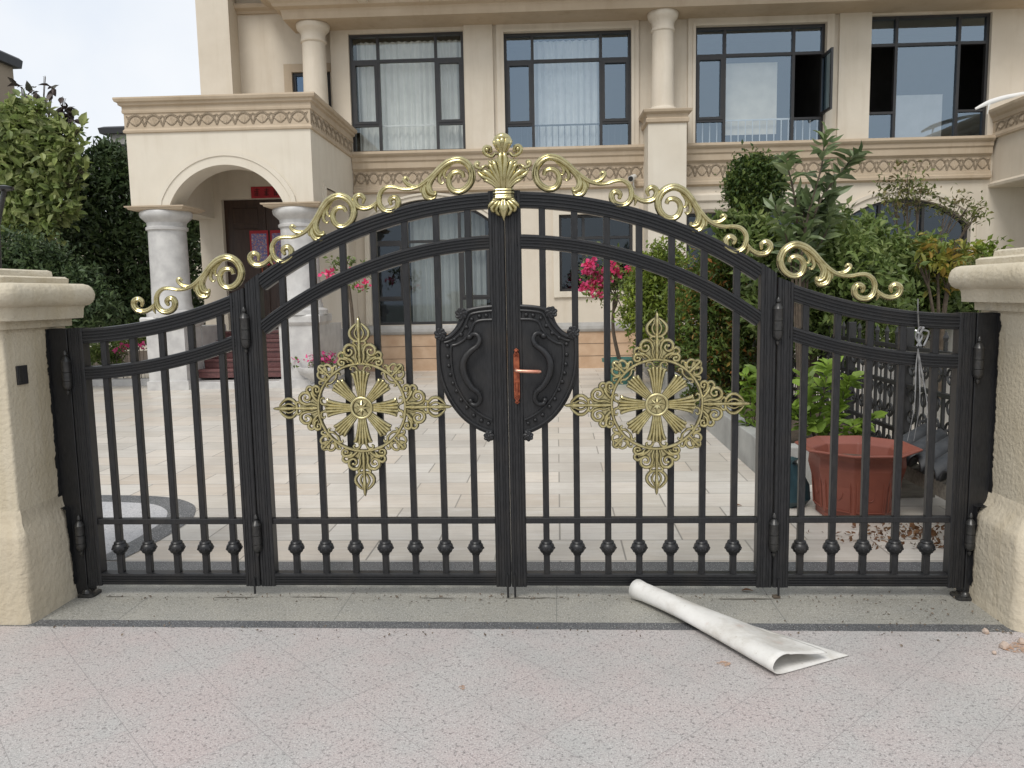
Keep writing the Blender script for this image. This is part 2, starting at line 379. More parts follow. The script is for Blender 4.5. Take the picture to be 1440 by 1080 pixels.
# ------------------------------------------------------------------ foliage
def leafmesh(name, centers, size, mat, aspect=.5, up=.5, full=False, var=.55, dirs=None):
    n = len(centers); c = np.asarray(centers)
    d = RNG.normal(size=(n,3)); d[:,2] += up*.3
    if dirs is not None: d = dirs+d*.35
    d /= np.linalg.norm(d, axis=1)[:,None]
    nn = RNG.normal(size=(n,3))*.6+np.array([0,-.25,up+.4]); s = np.cross(nn, d); s /= np.linalg.norm(s, axis=1)[:,None]+1e-9; nn = np.cross(d, s)
    ln = (size*(1+var*RNG.uniform(-1,1,n)))[:,None]; w = ln*aspect*.5; h = ln*.12
    if full:
        v = np.stack([c, c+d*ln*.35+s*w+nn*h, c+d*ln*.7+s*w*.75+nn*h*.4, c+d*ln-nn*h*1.2, c+d*ln*.7-s*w*.75+nn*h*.4, c+d*ln*.35-s*w+nn*h, c+d*ln*.36, c+d*ln*.7-nn*h*.4], 1).reshape(-1,3)
        pat = [[0,1,6,0],[1,2,7,6],[2,3,7,2],[0,6,5,0],[6,7,4,5],[7,3,4,7]]
        faces = []
        for i in range(n):
            o = i*8; faces += [(o,o+1,o+6),(o+1,o+2,o+7,o+6),(o+2,o+3,o+7),(o,o+6,o+5),(o+6,o+7,o+4,o+5),(o+7,o+3,o+4)]
    else:
        v = np.stack([c, c+d*ln*.45+s*w+nn*h, c+d*ln, c+d*ln*.45-s*w+nn*h], 1).reshape(-1,3)
        faces = []
        for i in range(n): o = i*4; faces += [(o,o+1,o+2),(o,o+2,o+3)]
    return v, faces
def clumps(blobs, n, perclump=14, spread=.22, zsq=1.0):
    w = np.array([b[3]**2 for b in blobs]); w /= w.sum(); k = max(1, n//perclump); out = []
    idx = RNG.choice(len(blobs), k, p=w)
    for i in idx:
        x, y, z, r = blobs[i]; d = RNG.normal(size=3); d /= np.linalg.norm(d)
        rr = r*(RNG.uniform()**.42)*RNG.uniform(.85,1.12); c = np.array([x,y,z])+d*rr*np.array([1,1,zsq])
        out.append(c+RNG.normal(size=(perclump,3))*r*spread)
    return np.concatenate(out)
class Raw:
    def __init__(s, v, f): s.v = [tuple(q) for q in v.tolist()]; s.f = f
def pblobs(lst, Y):
    out = []
    for b in lst:
        y = Y+(b[3] if len(b) > 3 else 0); p = P(b[0], b[1], y); out.append((p[0], p[1], p[2], px2m(b[2], y)))
    return out
def plant(name, label, cat, lst, Y, n, size, mat, base, group=None, aspect=.5, full=False, stems=None, stem_r=.03, crown='crown', trunk='trunk', spread=.22, per=14, minz=None, up=.5, ground=0.0):
    bl = pblobs(lst, Y); t = thing(name, label, cat, (base[0], base[1], ground), group)
    c = clumps(bl, n, per, spread)
    c[:,2] = np.maximum(c[:,2], ground+.03+RNG.uniform(0,.05,len(c)))
    v, f = leafmesh(crown, c, size, L[mat], aspect, up, full); part(crown, Raw(v, f), L[mat], t)
    mb = MB(); b0 = np.array([base[0], base[1], ground-.03])
    for i, (x, y, z, r) in enumerate(bl):
        e = np.array([x,y,z]); m1 = b0+(e-b0)*.45+np.array([random.uniform(-.1,.1), random.uniform(-.1,.1), .12*(e[2]-b0[2])])
        m1[:2] = b0[:2]+(e[:2]-b0[:2])*.3
        mb.tube(catmull([b0+np.array([random.uniform(-1,1)*stem_r*.8, random.uniform(-1,1)*stem_r*.8, 0]), m1, e], 5), [stem_r, stem_r*.7, stem_r*.25], 6)
        for q in range(3):
            d = RNG.normal(size=3); d /= np.linalg.norm(d); mb.tube([m1+(e-m1)*.6, e+d*r*.45, e+d*r*.85], [stem_r*.35, stem_r*.2, stem_r*.08], 5)
    part(trunk, mb, M['bark'], t, True)
    return t, bl

# ================================================================== SETTING
struct('ground', MB().sheet([(-300,-120),(300,-120),(300,400),(-300,400)], -.03), M['ground'])
struct('pavement', MB().sheet([(-14,-14),(14,-14),(14,-.375),(-14,-.375)], 0), M['pave'])
struct('kerb_strip', MB().sheet([(-14,-.375),(14,-.375),(14,-.297),(-14,-.297)], 0), M['darkband'])
struct('threshold', MB().sheet([(-14,-.297),(14,-.297),(14,.385),(-14,.385)], 0), M['threshold'])
struct('stone_band', MB().sheet([(-14,.385),(14,.385),(14,.535),(-14,.535)], 0), M['darkband'])
struct('driveway', MB().sheet([(-16,.535),(1.9,.535),(5.5,.535),(5.5,13.5),(-16,13.5)], 0), M['drive'])
arc = catmull([(-3.9,2.1),(-3.3,2.07),(-2.8,2.0),(-2.5,1.80),(-2.36,1.55),(-2.30,1.3),(-2.30,.9),(-2.34,.54)], 5)
arc2 = catmull([(-3.9,1.9),(-3.3,1.87),(-2.85,1.81),(-2.63,1.65),(-2.52,1.45),(-2.48,1.25),(-2.47,.9),(-2.5,.54)], 5)
mb = MB(); n = len(arc)
mb.add([(q[0],q[1],.004) for q in arc]+[(q[0],q[1],.004) for q in arc2], [(i,i+1,n+i+1,n+i) for i in range(n-1)])
struct('path_border', mb, M['darkband'])
V0 = []; kk = 140
for i in range(kk+1):
    x = -2.1+4.2*i/kk; w = max(0.0003, .011*math.sin(x*3.1+.6)*math.sin(x*8.7+1)-.001+random.uniform(-.002,.002)); y = -.012+.004*math.sin(x*5)+random.uniform(-.003,.003)
    V0 += [(x, y-w, .003), (x, y+w, .003)]
struct('floor_joint', MB().add(V0, [(2*i,2*i+2,2*i+3,2*i+1) for i in range(kk)]), simple('joint_dirt', (.11,.10,.085), (.17,.16,.135), 14, .9))
struct('path', MB().sheet([(q[0],q[1],) for q in arc2]+[(-3.9,.54)], .004), M['inlay'])

# ================================================================== GATE
def circ_dn(apex, R): return lambda x: apex-(R-math.sqrt(R*R-min(abs(x),R*.99)**2))
def circ_up(z0, R): return lambda x: z0+(R-math.sqrt(R*R-(2.2-abs(x))**2))
in_top, in_mid = circ_dn(2.0, 2.18), circ_dn(1.80, 2.08)
out_top, out_mid = circ_up(1.384, 2.376), circ_up(1.193, 2.5)
WS = .075
STSEC = [(0,.005),(.005,0),(.014,0),(.016,.003),(.019,.003),(.021,0),(.027,0),(.0285,.002),(.030,.002),(.0315,0),(.044,0),(.0455,.002),(.047,.002),(.0485,0),(.054,0),(.056,.003),(.059,.003),(.061,0),(.070,0),(.075,.005),(.075,.06),(0,.06)]
def railsec(t):
    f = [(.5,.016),(.45,.004),(.30,.003),(.27,.009),(.20,.009),(.17,.003),(.10,.003),(.07,.009),(.01,.009),(-.02,.003),(-.10,.003),(-.13,.009),(-.20,.009),(-.23,.003),(-.33,.003),(-.36,.010),(-.45,.010),(-.5,.018),(-.5,.055),(.5,.055)]
    return [(o*t-t/2, y) for o, y in f]
def stile_mb(x0, top):
    lo = [(x0+a, y, .055) for a, y in STSEC]; hi = [(x0+a, y, top(x0+a)+.004) for a, y in STSEC]
    return MB().loft([lo, hi])
def curve(fn, x0, x1, n=28): return [(x0+(x1-x0)*i/n, fn(x0+(x1-x0)*i/n)) for i in range(n+1)]
def hinge_mb(x, z0, z1):
    h = z1-z0; r = .0225
    return MB().lathe(x, -.013, [(z0,.002),(z0+.008,.008),(z0+.018,.009),(z0+.022,.005),(z0+.03,r*.7),(z0+.045,r),(z0+h*.3,r),(z0+h*.305,r*.88),(z0+h*.315,r),(z0+h*.5,r),(z0+h*.505,r*.86),(z0+h*.515,r),(z1-.06,r),(z1-.055,r*1.08),(z1-.035,r*.62),(z1-.028,.005),(z1-.022,.0095),(z1-.01,.009),(z1,.002)], 16)
def collar_mb(x, z):
    m = MB().lathe(x, .03, [(-.040,.019),(-.036,.021),(-.029,.022),(-.024,.031),(-.008,.0385),(.004,.039),(.014,.036),(.022,.028),(.026,.030),(.032,.027),(.036,.020)], 16, cz=z)
    for k in range(10):
        a = 2*math.pi*k/10; m.ball((x+.037*math.cos(a), .03+.037*math.sin(a), z-.004), .0065, 6)
    return m

# scroll ornament measured once, then fitted to each place
SC = lambda pts: [P(160+u/7.2, 320+v/7.2, 0)[[0,2]] for u, v in pts]
S1, S2 = np.array([-1.349,1.615]), np.array([-1.823,1.503])
SCROLL = [  # points, radii (m), depth factor
 (SC([(1205,480),(1190,440),(1140,425),(1090,450),(1068,510),(1085,575),(1130,612),(1190,612),(1245,575),(1278,520),(1285,450),(1255,375),(1195,325),(1130,312),(1050,340),(985,395),(930,460),(875,520),(800,585),(720,620),(640,628),(560,615),(490,620),(440,665),(425,730),(440,800),(490,845),(550,848),(600,815),(612,760),(590,720),(555,718),(530,745),(540,775)]),
  [.009,.011,.012,.013,.0135,.0145,.0155,.016,.016,.015,.013,.0105,.009,.0085,.009,.0105,.0125,.0135,.013,.013,.012,.008], 1.15),
 (SC([(432,735),(400,785),(350,825),(290,842),(230,825),(198,780),(205,735),(245,718),(280,745),(275,785)]), [.006,.009,.011,.0125,.013,.0125,.012,.010,.006], 1.15),
 (SC([(800,585),(740,598),(690,585),(650,550),(645,525),(668,518),(690,540)]), [.004,.009,.010,.009,.008,.006,.004], 1.1),
 (SC([(1120,335),(1030,375),(960,440),(905,520),(885,585),(905,640),(950,655),(955,625)]), [.004,.007,.010,.012,.014,.015,.010,.005], 1.2),
 (SC([(880,540),(850,590),(845,640),(875,690),(930,700),(965,668)]), [.006,.010,.013,.014,.012,.004], 1.1),
 (SC([(1090,355),(1020,400),(985,460),(975,515),(1000,550),(1025,535)]), [.003,.006,.008,.008,.006,.003], 1.1),
 (SC([(1075,370),(1035,410),(1015,455),(1030,490),(1055,485)]), [.003,.005,.007,.006,.003], 1.1),
 (SC([(850,560),(815,600),(815,640),(840,650)]), [.004,.007,.006,.002], 1.1),
 (SC([(410,775),(395,815),(415,870)]), [.004,.009,.002], 1.1),
]
def scroll_mb(T1, T2, flip):
    m = MB(); src = S2-S1; dst = np.array(T2)-np.array(T1)
    f = 1
    if flip: dst = dst*np.array([-1,1]); 
    k = complex(*dst)/complex(*src); sc = abs(k)
    for pts, rr, fl in SCROLL:
        q = []
        for p in catmull(pts, 6):
            z = complex(*(p-S1))*k
            x, zz = z.real, z.imag
            if flip: x = -x
            q.append((T1[0]+x, .02, T1[1]+zz))
        m.tube(q, np.array(rr)*sc*1.1, 16, (0,1,0), fl*1.25, .03, .34)
        e = q[-1] if len(pts) > 8 else None
        if e is not None: m.ball(e, rr[-1]*sc*1.25, 8)
    return m
UNITS = [((.2075,2.052),(.696,1.975)), ((.7765,1.9035),(1.227,1.712)), ((1.3535,1.62),(1.83,1.50))]

def spiral2(cx, cz, r, a0, turns, n=16, s=1):
    return [(cx+r*(1-.8*i/n)*math.cos(a0+s*2*math.pi*turns*i/n), cz+r*(1-.8*i/n)*math.sin(a0+s*2*math.pi*turns*i/n)) for i in range(n+1)]
def med_tube(m, pts, r, y=-.012, flat=1.5):
    m.tube([(p[0], y, p[1]) for p in catmull(pts, 4)], np.array(r)*1.26, 10, (0,1,0), flat)
def rot2(p, a): return (p[0]*math.cos(a)-p[1]*math.sin(a), p[0]*math.sin(a)+p[1]*math.cos(a))
def med_hub():
    m = MB()
    m.tube([(.216*math.cos(2*math.pi*k/64), -.014, .216*math.sin(2*math.pi*k/64)) for k in range(65)], .0085, 10, (0,1,0), 1.7)
    m.tube([(.05*math.cos(2*math.pi*k/40), -.026, .05*math.sin(2*math.pi*k/40)) for k in range(41)], .008, 8)
    m.lathe(0, 0, [(.0,.048),(.018,.048),(.018,.001)], 24, 'y')
    for k in range(8):
        a = math.pi*k/4; m.tube([(0,-.024,0),(.016*math.cos(a),-.029,.016*math.sin(a)),(.038*math.cos(a),-.022,.038*math.sin(a))], [.006,.007,.002], 6)
        m.tube([(.058*math.cos(a+q),-.018,.058*math.sin(a+q)) for q in (-.25,-.12,0,.12,.25)], [.003,.006,.008,.006,.003], 6)
    return m
def med_spoke(a, big):
    m = MB(); L1 = .176 if big else .170; w0, w1 = .018, (.036 if big else .031)
    for q in (-1,-.5,0,.5,1):
        pts = [(w0*q*.8,.05),(w0*q,.08),(w0*q*1.15+(w1-w0)*q*.25,.125),(w1*q,L1-(.012 if abs(q) == 1 else 0)),(w1*q*1.28,L1+.004-(.012 if abs(q) == 1 else 0))]
        P3 = [rot2(p, a) for p in pts]
        med_tube(m, P3, [.004,.0055,.0065,.0075,.004], -.018)
    out = [(-w0,.052),(w0,.052),(w0*1.2,.1),(w1,L1),(0,L1+.004),(-w1,L1),(-w0*1.2,.1)]
    m.plate([rot2(p, a) for p in out], -.018, -.006); return m
def med_finial(a):
    m = MB(); R = lambda pts: [rot2(p, a) for p in pts]
    for s in (-1, 1):
        def F(pts): return R([(s*x, z) for x, z in pts])
        med_tube(m, F([(.012,.222),(.02,.25),(.018,.275),(.03,.302),(.055,.308),(.075,.29),(.072,.265),(.052,.256),(.038,.27),(.043,.285),(.055,.284)]), [.005,.0065,.007,.007,.0075,.0075,.007,.006,.006,.005,.004])
        med_tube(m, F([(.058,.222),(.07,.238),(.095,.242),(.108,.227),(.1,.21),(.083,.211),(.08,.224),(.09,.228)]), [.004,.006,.007,.007,.006,.006,.005,.004])
        med_tube(m, F([(.075,.262),(.09,.272),(.105,.262),(.103,.247),(.09,.247)]), [.005,.007,.007,.006,.004])
        med_tube(m, F([(.03,.216),(.045,.232),(.062,.243),(.08,.25)]), [.006,.007,.007,.005])
        med_tube(m, F([(.0,.322),(.025,.33),(.044,.35),(.045,.375),(.028,.398),(.012,.412)]), [.005,.0065,.007,.007,.006,.004])
        med_tube(m, F([(.0,.33),(.015,.345),(.022,.368),(.012,.39),(.0,.405)]), [.004,.005,.005,.005,.003])
        med_tube(m, F([(.012,.30),(.03,.318),(.02,.326),(.0,.326)]), [.004,.006,.006,.005])
        med_tube(m, F([(.0,.176),(.015,.185),(.022,.2),(.04,.205),(.05,.193),(.04,.185)]), [.005,.006,.006,.006,.005,.003])
        m.ball((*(lambda q: (q[0], -.016, q[1]))(rot2((s*.056,.282), a)),), .008, 7)
        m.ball((*(lambda q: (q[0], -.016, q[1]))(rot2((s*.093,.226), a)),), .007, 7)
    med_tube(m, R([(0,.22),(0,.26),(0,.31),(0,.35),(0,.39),(0,.43),(0,.443)]), [.006,.007,.006,.006,.009,.006,.001], -.02)
    m.plate(R([(-.10,.222),(.10,.222),(.085,.262),(.03,.262),(.016,.31),(-.016,.31),(-.03,.262),(-.085,.262)]), -.002, .004)
    m.plate(R([(-.03,.222),(.03,.222),(.02,.25),(.016,.31),(-.016,.31),(-.02,.25)]), -.014, -.003)
    m.plate(R([(0,.375),(.016,.395),(.010,.415),(0,.447),(-.010,.415),(-.016,.395)]), -.018, -.004)
    return m
def med_fleuron(a):
    m = MB(); R = lambda pts: [rot2(p, a) for p in pts]
    for ang, dist in ((-.9,.03),(0,.036),(.9,.03)):
        c = (math.sin(ang)*dist, .232+math.cos(ang)*dist)
        med_tube(m, R([(c[0]+.017*math.cos(t+math.pi/2-ang), c[1]+.021*math.sin(t+math.pi/2-ang)) for t in np.linspace(-3.0,3.0,12)]), .0058)
    for s in (-1, 1):
        med_tube(m, R([(s*.014,.22),(s*.034,.226),(s*.052,.236),(s*.062,.228),(s*.054,.22)]), [.005,.006,.006,.005,.003])
        med_tube(m, R([(s*.0,.19),(s*.018,.192),(s*.034,.203),(s*.046,.196),(s*.04,.186)]), [.004,.006,.006,.005,.003])
    med_tube(m, R([(0,.218),(0,.25),(0,.285),(0,.296)]), [.006,.006,.006,.001], -.018)
    return m
MED = None
def add_medallion(parent, x, z):
    global MED
    if MED is None:
        MED = [('medallion', med_hub())]+[('spoke', med_spoke(math.pi*k/4, k % 2 == 0)) for k in range(8)]+[('finial', med_finial(math.pi*k/2)) for k in range(4)]+[('fleuron', med_fleuron(math.pi*k/2+math.pi/4)) for k in range(4)]
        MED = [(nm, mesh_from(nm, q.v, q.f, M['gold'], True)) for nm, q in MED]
    off = ORG[parent.name]; root = None
    for nm, me in MED:
        o = bpy.data.objects.new(nm, me); COL.objects.link(o)
        if root is None:
            o.parent = parent; o.location = (x-off[0], -.004-off[1], z-off[2]); root = o
        else: o.parent = root
    # root.rotation kept at zero: the spokes stand square

# shield, left half (mirrored for the right)
SH = lambda pts: [tuple(P(590+u/4.696, 410+v/4.696, 0)[[0,2]]) for u, v in pts]
def add_shield(parent, flip):
    mir = (lambda m: m.mirror()) if flip else (lambda m: m)
    outline = SH([(485,86),(400,95),(330,108),(290,125),(262,165),(248,210),(222,252),(185,284),(140,298),(114,300),(109,360),(110,450),(125,560),(155,650),(200,740),(265,825),(340,888),(420,930),(485,948)])
    c = [tuple(q) for q in catmull(outline, 3)]
    sp = part('shield', mir(MB().plate(c, .004, .022)), M['gate'], parent, False, .003)
    m = MB()
    y = lambda pts, yy=.0: [(p[0], yy, p[1]) for p in catmull(pts, 4)]
    m.tube(y(SH([(478,100),(400,108),(335,122),(303,145),(285,195),(255,245),(205,295),(150,318),(128,330),(128,440),(143,550),(172,640),(217,725),(280,808),(350,868),(425,908),(480,925)])), .0085, 9)
    m.tube(y(SH([(478,128),(400,136),(340,150),(318,178),(300,228),(262,285),(205,325),(165,338)])), .0068, 9)
    m.tube(y(SH([(478,186),(400,192),(360,212),(338,262),(296,318),(245,350),(213,360),(207,400),(210,470),(224,560),(252,640),(302,722),(362,782),(420,822),(478,850)])), .0072, 9)
    part('border', mir(m), M['gate'], sp, True)
    m = MB()
    for u, v in [(440,158),(395,163),(345,183),(310,235),(275,285),(230,315),(185,358),(187,428),(195,490),(205,548),(222,605),(245,657),(275,716),(312,765),(358,818),(408,852),(455,872)]:
        p = SH([(u, v)])[0]; part('bead', mir(MB().ball((p[0], -.001, p[1]), .0108, 8)), M['gate'], sp, True)
    for cu, cv, sc in ((276,148,1),(138,282,1),(458,955,.8)):
        m = MB()
        for k in range(7):
            a = 2*math.pi*k/7+.4; r = 24*sc
            m.tube(y(SH([(cu,cv),(cu+r*.7*math.cos(a),cv+r*.7*math.sin(a)),(cu+r*1.35*math.cos(a+.35),cv+r*1.35*math.sin(a+.35)),(cu+r*1.3*math.cos(a+.9),cv+r*1.3*math.sin(a+.9))]), -.004), [.009,.010,.009,.004], 7)
        p = SH([(cu,cv)])[0]; m.ball((p[0], -.008, p[1]), .009, 8)
        part('corner_leaf', mir(m), M['gate'], sp, True)
    m = MB()
    pts = SH([(338,305),(352,282),(384,284),(400,318),(385,356),(340,392),(306,436),(293,492),(308,560),(348,626),(390,662),(405,706),(385,742),(350,742),(343,722)])
    pts3 = []
    for i, p in enumerate(pts):
        t = i/(len(pts)-1); pts3.append((p[0], -.012-.03*math.sin(math.pi*t), p[1]))
    m.tube(catmull(pts3, 5), np.array([.009,.0085,.009,.0095,.010,.012,.0135,.0142,.0135,.012,.010,.0095,.009,.0085,.009])*1.3, 12)
    for k in range(5):
        q = pts3[4+k]; 
    for i in (4, 10):
        for dz in (-.006, .006):
            q = pts3[i]; d = np.array(pts3[i+1])-np.array(pts3[i-1]); d /= np.linalg.norm(d); cc = np.array(q)+d*dz
            m.tube([cc-d*.002, cc+d*.002], .0165, 12)
    for (u, v), r in (((332,300),.0155),((340,720),.014)):
        p = SH([(u, v)])[0]; m.ball((p[0], -.014, p[1]), r, 12); m.tube([(p[0], .006, p[1]), (p[0], -.014, p[1])], .007, 8, (0,0,1))
    part('pull_handle', mir(m), M['gate'], parent, True)

def crest_mb():
    m = MB(); K = .00047
    C = lambda u, v: ((u-683)*K, 2.006-(v-675)*K)
    def tb(pts, r, y=-.022, fl=.9): m.tube([(x, y-.012*math.sin(math.pi*i/(len(pts)*4-4)), z) for i, (x, z) in enumerate(catmull([C(*p) for p in pts], 4))], np.array(r)*K*1.15, 10, (0,1,0), fl, .05)
    for s in (-1, 1):
        X = lambda pts: [(683+s*(u-683), v) for u, v in pts]
        tb(X([(690,672),(697,560),(706,440),(705,350),(690,300)]), [12,18,22,20,8], -.03)
        tb(X([(695,672),(715,590),(745,500),(765,430),(790,385)]), [12,17,22,24,14])
        tb(X([(708,672),(735,590),(775,510),(805,450),(822,410)]), [10,15,18,19,9])
        tb(X([(712,672),(755,600),(810,540),(860,505),(905,495)]), [10,15,20,24,16])
        tb(X([(720,672),(775,610),(835,572),(890,545),(925,510),(930,480)]), [10,14,18,18,12,5])
        tb(X([(735,672),(790,625),(850,590),(890,560)]), [8,12,14,6])
        tb(X([(830,470),(850,440),(880,455),(905,470),(945,455),(955,425),(935,405),(915,420)]), [6,10,12,13,15,16,15,10])
        tb(X([(720,340),(755,325),(780,350),(815,350),(855,325),(868,285),(842,258),(805,270),(800,300),(825,312)]), [7,12,14,15,16,17,16,15,13,9])
        tb(X([(690,330),(705,285),(720,240),(728,205),(712,185)]), [18,24,28,28,18], -.03)
        tb(X([(700,320),(730,285),(752,245),(765,215),(752,195)]), [9,13,15,16,12])
        tb(X([(780,430),(800,420),(835,385)]), [6,10,5])
        tb(X([(690,775),(700,850),(690,930),(683,985)]), [14,26,16,3], -.03)
        tb(X([(700,775),(730,830),(755,880),(735,920),(715,930)]), [12,18,19,16,10])
        tb(X([(712,775),(765,820),(800,860),(790,890),(765,890)]), [11,16,17,13,8])
        tb(X([(725,775),(785,800),(825,835),(835,860)]), [10,15,14,6])
        tb(X([(735,775),(780,780),(805,800)]), [8,12,6])
        for u, v, r in ((935,428,22),(838,288,24),(700,925,12)):
            x, z = C(683+s*(u-683), v); m.ball((x, -.03, z), r*K, 9)
    tb([(612,235),(618,205),(640,180),(683,168),(726,180),(748,205),(754,235)], [14,24,30,34,30,24,14], -.02)
    tb([(683,300),(683,250),(683,205),(683,185)], [14,24,28,16], -.034)
    m.plate([C(600,670),(C(600,670)[0]*2.1,2.07),(C(600,670)[0]*1.6,2.13),(0,2.17),(-C(600,670)[0]*1.6,2.13),(-C(600,670)[0]*2.1,2.07),C(766,670)], -.018, -.004)
    m.plate([C(620,775),C(590,850),C(683,960),C(776,850),C(746,775)], -.016, -.002)
    for v, r in ((683,15),(712,17),(740,14),(760,17)):
        m.tube([(C(588,v)[0], -.012, C(588,v)[1]), (C(610,v)[0], -.030, C(610,v)[1]), (0, -.036, C(683,v)[1]), (C(756,v)[0], -.030, C(756,v)[1]), (C(778,v)[0], -.012, C(778,v)[1])], r*K, 8, (0,0,1))
    return m

def gate_leaf(sign, outer, label):
    s = sign; B0, B1 = (1.2878, 2.2) if outer else (.002, 1.2832)
    top, mid = (out_top, out_mid) if outer else (in_top, in_mid)
    hx = s*(2.2 if outer else 1.2832)
    t = thing('gate_leaf', label, 'gate', (hx, .03, 0), 'hinged leaves of the black gate')
    xa, xb = (-B1, -B0)                                     # build on the left, mirror for the right
    mir = (lambda m: m.mirror()) if s > 0 else (lambda m: m)
    for x0 in (xa, xb-WS): part('stile', mir(stile_mb(x0, top)), M['gate'], t)
    ia, ib = xa+WS-.02, xb-WS+.02
    part('top_rail', mir(MB().sweep(curve(top, ia, ib), railsec(.076))), M['gate'], t)
    part('arch_rail', mir(MB().sweep(curve(mid, ia, ib), railsec(.068))), M['gate'], t)
    bs = [(o+.0325, y+.001) for o, y in railsec(.065)]
    part('bottom_rail', mir(MB().sweep([(ia, .0875), (ib, .0875)], bs)), M['gate'], t)
    part('mid_rail', mir(MB().box(ia, ib, .012, .047, .377, .406)), M['gate'], t, False, .003)
    xs = [-2.028+.151*i for i in range(5)] if outer else [-1.0995+.1535*i for i in range(7)]
    for x in xs:
        zt = min(top(x-.015), top(x+.015))-.06
        b = part('bar', mir(MB().box(x-.0155, x+.0155, .0145, .0455, .112, zt)), M['gate'], t, False, .004)
        part('collar', mir(collar_mb(x, .252)), M['gate'], b, True)
    for (T1, T2) in (UNITS[2:] if outer else UNITS[:2]):
        a, b_ = ((s*T1[0], T1[1]), (s*T2[0], T2[1]))
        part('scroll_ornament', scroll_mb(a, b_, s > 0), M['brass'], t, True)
    if not outer:
        add_medallion(t, s*.7175, .975)
        add_shield(t, s > 0)
        for z0, z1 in ((1.25,1.478),(.215,.436)): part('hinge', hinge_mb(s*1.2855, z0, z1), M['cone_metal'], t, True)
        part('drop_bolt', MB().tube([(s*.018, -.004, .0), (s*.018, -.004, .12)], .0055, 8), M['gate'], t, True)
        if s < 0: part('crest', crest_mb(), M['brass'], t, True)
        else:
            lp = part('lock_plate', MB().plate([(.046+q[0], 1.118+q[1]) for q in [(-.0145,-.105),(-.008,-.118),(-.012,-.128),(0,-.137),(.012,-.128),(.008,-.118),(.0145,-.105),(.0145,.105),(.008,.118),(.012,.128),(0,.137),(-.012,.128),(-.008,.118),(-.0145,.105)]], -.012, .001), M['copper'], t, False, .002)
            m = MB()
            for zc in (1.218, 1.018): m.tube([(.035,-.013,zc),(.046,-.018,zc+.01),(.057,-.013,zc)], .006, 7); m.ball((.046,-.013,zc+(.022 if zc > 1.1 else -.022)), .008, 8)
            m.tube([(.046,-.013,1.04),(.046,-.015,1.09)], .008, 8)
            part('relief', m, M['copper'], lp, True)
            part('lever', MB().tube(catmull([(.044,-.005,1.15),(.044,-.045,1.15),(.055,-.056,1.149),(.10,-.058,1.146),(.15,-.055,1.144),(.165,-.053,1.144)], 4), [.010,.009,.0085,.0095,.0095,.006], 10), M['copper_light'], lp, True)
    else:
        part('drop_bolt', MB().tube([(s*1.315, -.004, .018), (s*1.315, -.004, .10)], .0055, 8), M['gate'], t, True)
    return t
gate_leaf(-1, True, 'narrow outer gate leaf beside the pillar with the small grey plate')
gate_leaf(-1, False, 'wide arched gate leaf topped by the golden palmette crest, without a lock lever')
gate_leaf(1, False, 'wide arched gate leaf carrying the copper lock plate and lever')
gate_leaf(1, True, 'narrow outer gate leaf in front of the big terracotta pot')

for s, lab in ((-1, 'black gate post fixed to the pillar with the small grey plate'), (1, 'black gate post fixed to the pillar on the terracotta pot side')):
    t = thing('gate_post', lab, 'post', (s*2.25, .04, 0), 'black gate posts')
    x0, x1 = sorted((s*2.204, s*2.302))
    part('post', MB().box(x0, x1, .004, .085, 0, 1.386), M['gate'], t, False, .004)
    for z0, z1 in ((1.055,1.278),(.222,.434)): part('hinge', hinge_mb(s*2.2105, z0, z1), M['cone_metal'], t, True)
    m = MB(); m.roundloft(min(s*2.16,s*2.25), max(s*2.16,s*2.25), -.03, .07, [(.001,.0),(.012,0),(.02,-.012)], .02); m.lathe(s*2.205, -.004, [(.02,.022),(.03,.02),(.038,.012)], 10)
    part('foot_plate', m, M['cone_metal'], t, True)

# ================================================================== PILLARS
def pillar(s, label):
    t = thing('gate_pillar', label, 'pillar', (s*2.67, -.08, 0), 'stuccoed gate pillars')
    xi = 2.303 if s < 0 else 2.298
    x0, x1 = (-3.06, -xi) if s < 0 else (xi, 3.06)
    y0, y1 = -.317, .16
    pl = .033 if s < 0 else .062
    part('plinth', MB().roundloft(x0, x1, y0, y1, [(-.02,pl+.012),(.05,pl+.006),(.12,pl+.004),(.2,pl),(.28,pl+.004),(.36,pl),(.40,pl*.97),(.425,pl*.85),(.45,pl*.6),(.48,pl*.3),(.51,.006),(.53,.003),(.56,-.004)], .02, 4, .004), M['plinth'], t, True)
    part('shaft', MB().roundloft(x0, x1, y0, y1, [(.515,.0),(.8,.001),(1.1,0),(1.40,0)], .012), M['pillar'], t, True)
    tor = [(1.497+.056*(1-math.cos(a)), .085+.047*math.sin(a)) for a in np.linspace(.05, math.pi-.05, 9)]
    part('cap', MB().roundloft(x0, x1, y0, y1, [(1.396,.028),(1.434,.03),(1.436,.078),(1.486,.082),(1.492,.085)]+tor+[(1.610,.03),(1.636,.032),(1.645,.018),(1.648,-.03),(1.672,-.032),(1.680,-.045)], .018, 5, .0015), M['pillar'], t, True)
    xf = x1 if s < 0 else x0; q = s*-1
    pts = [(.0, 1.385)]; z = 1.385
    edge = []; wk = 0
    while z > .06:
        off = (pl+.006 if z < .47 else 0)
        wk = .8*wk+random.gauss(0,.006); edge.append((-.012-abs(wk)*.7-.002*random.random()-.02*math.exp(-((z-.42)/.12)**2), z, off)); z -= random.uniform(.005,.013)
    m = MB(); V = []; F = []
    for i, (yy, zz, off) in enumerate(edge): V += [(xf+q*(off+.003), yy, zz), (xf+q*(off+.003), .02, zz)]
    for i in range(len(edge)-1): F.append((2*i, 2*i+1, 2*i+3, 2*i+2))
    part('paint_smear', m.add(V, F), M['gate'], t)
    return t
pillar(-1, 'beige stuccoed gate pillar with a small grey plate on its side')
pillar(1, 'beige stuccoed gate pillar without any plate, rubble at its foot')
m = MB()
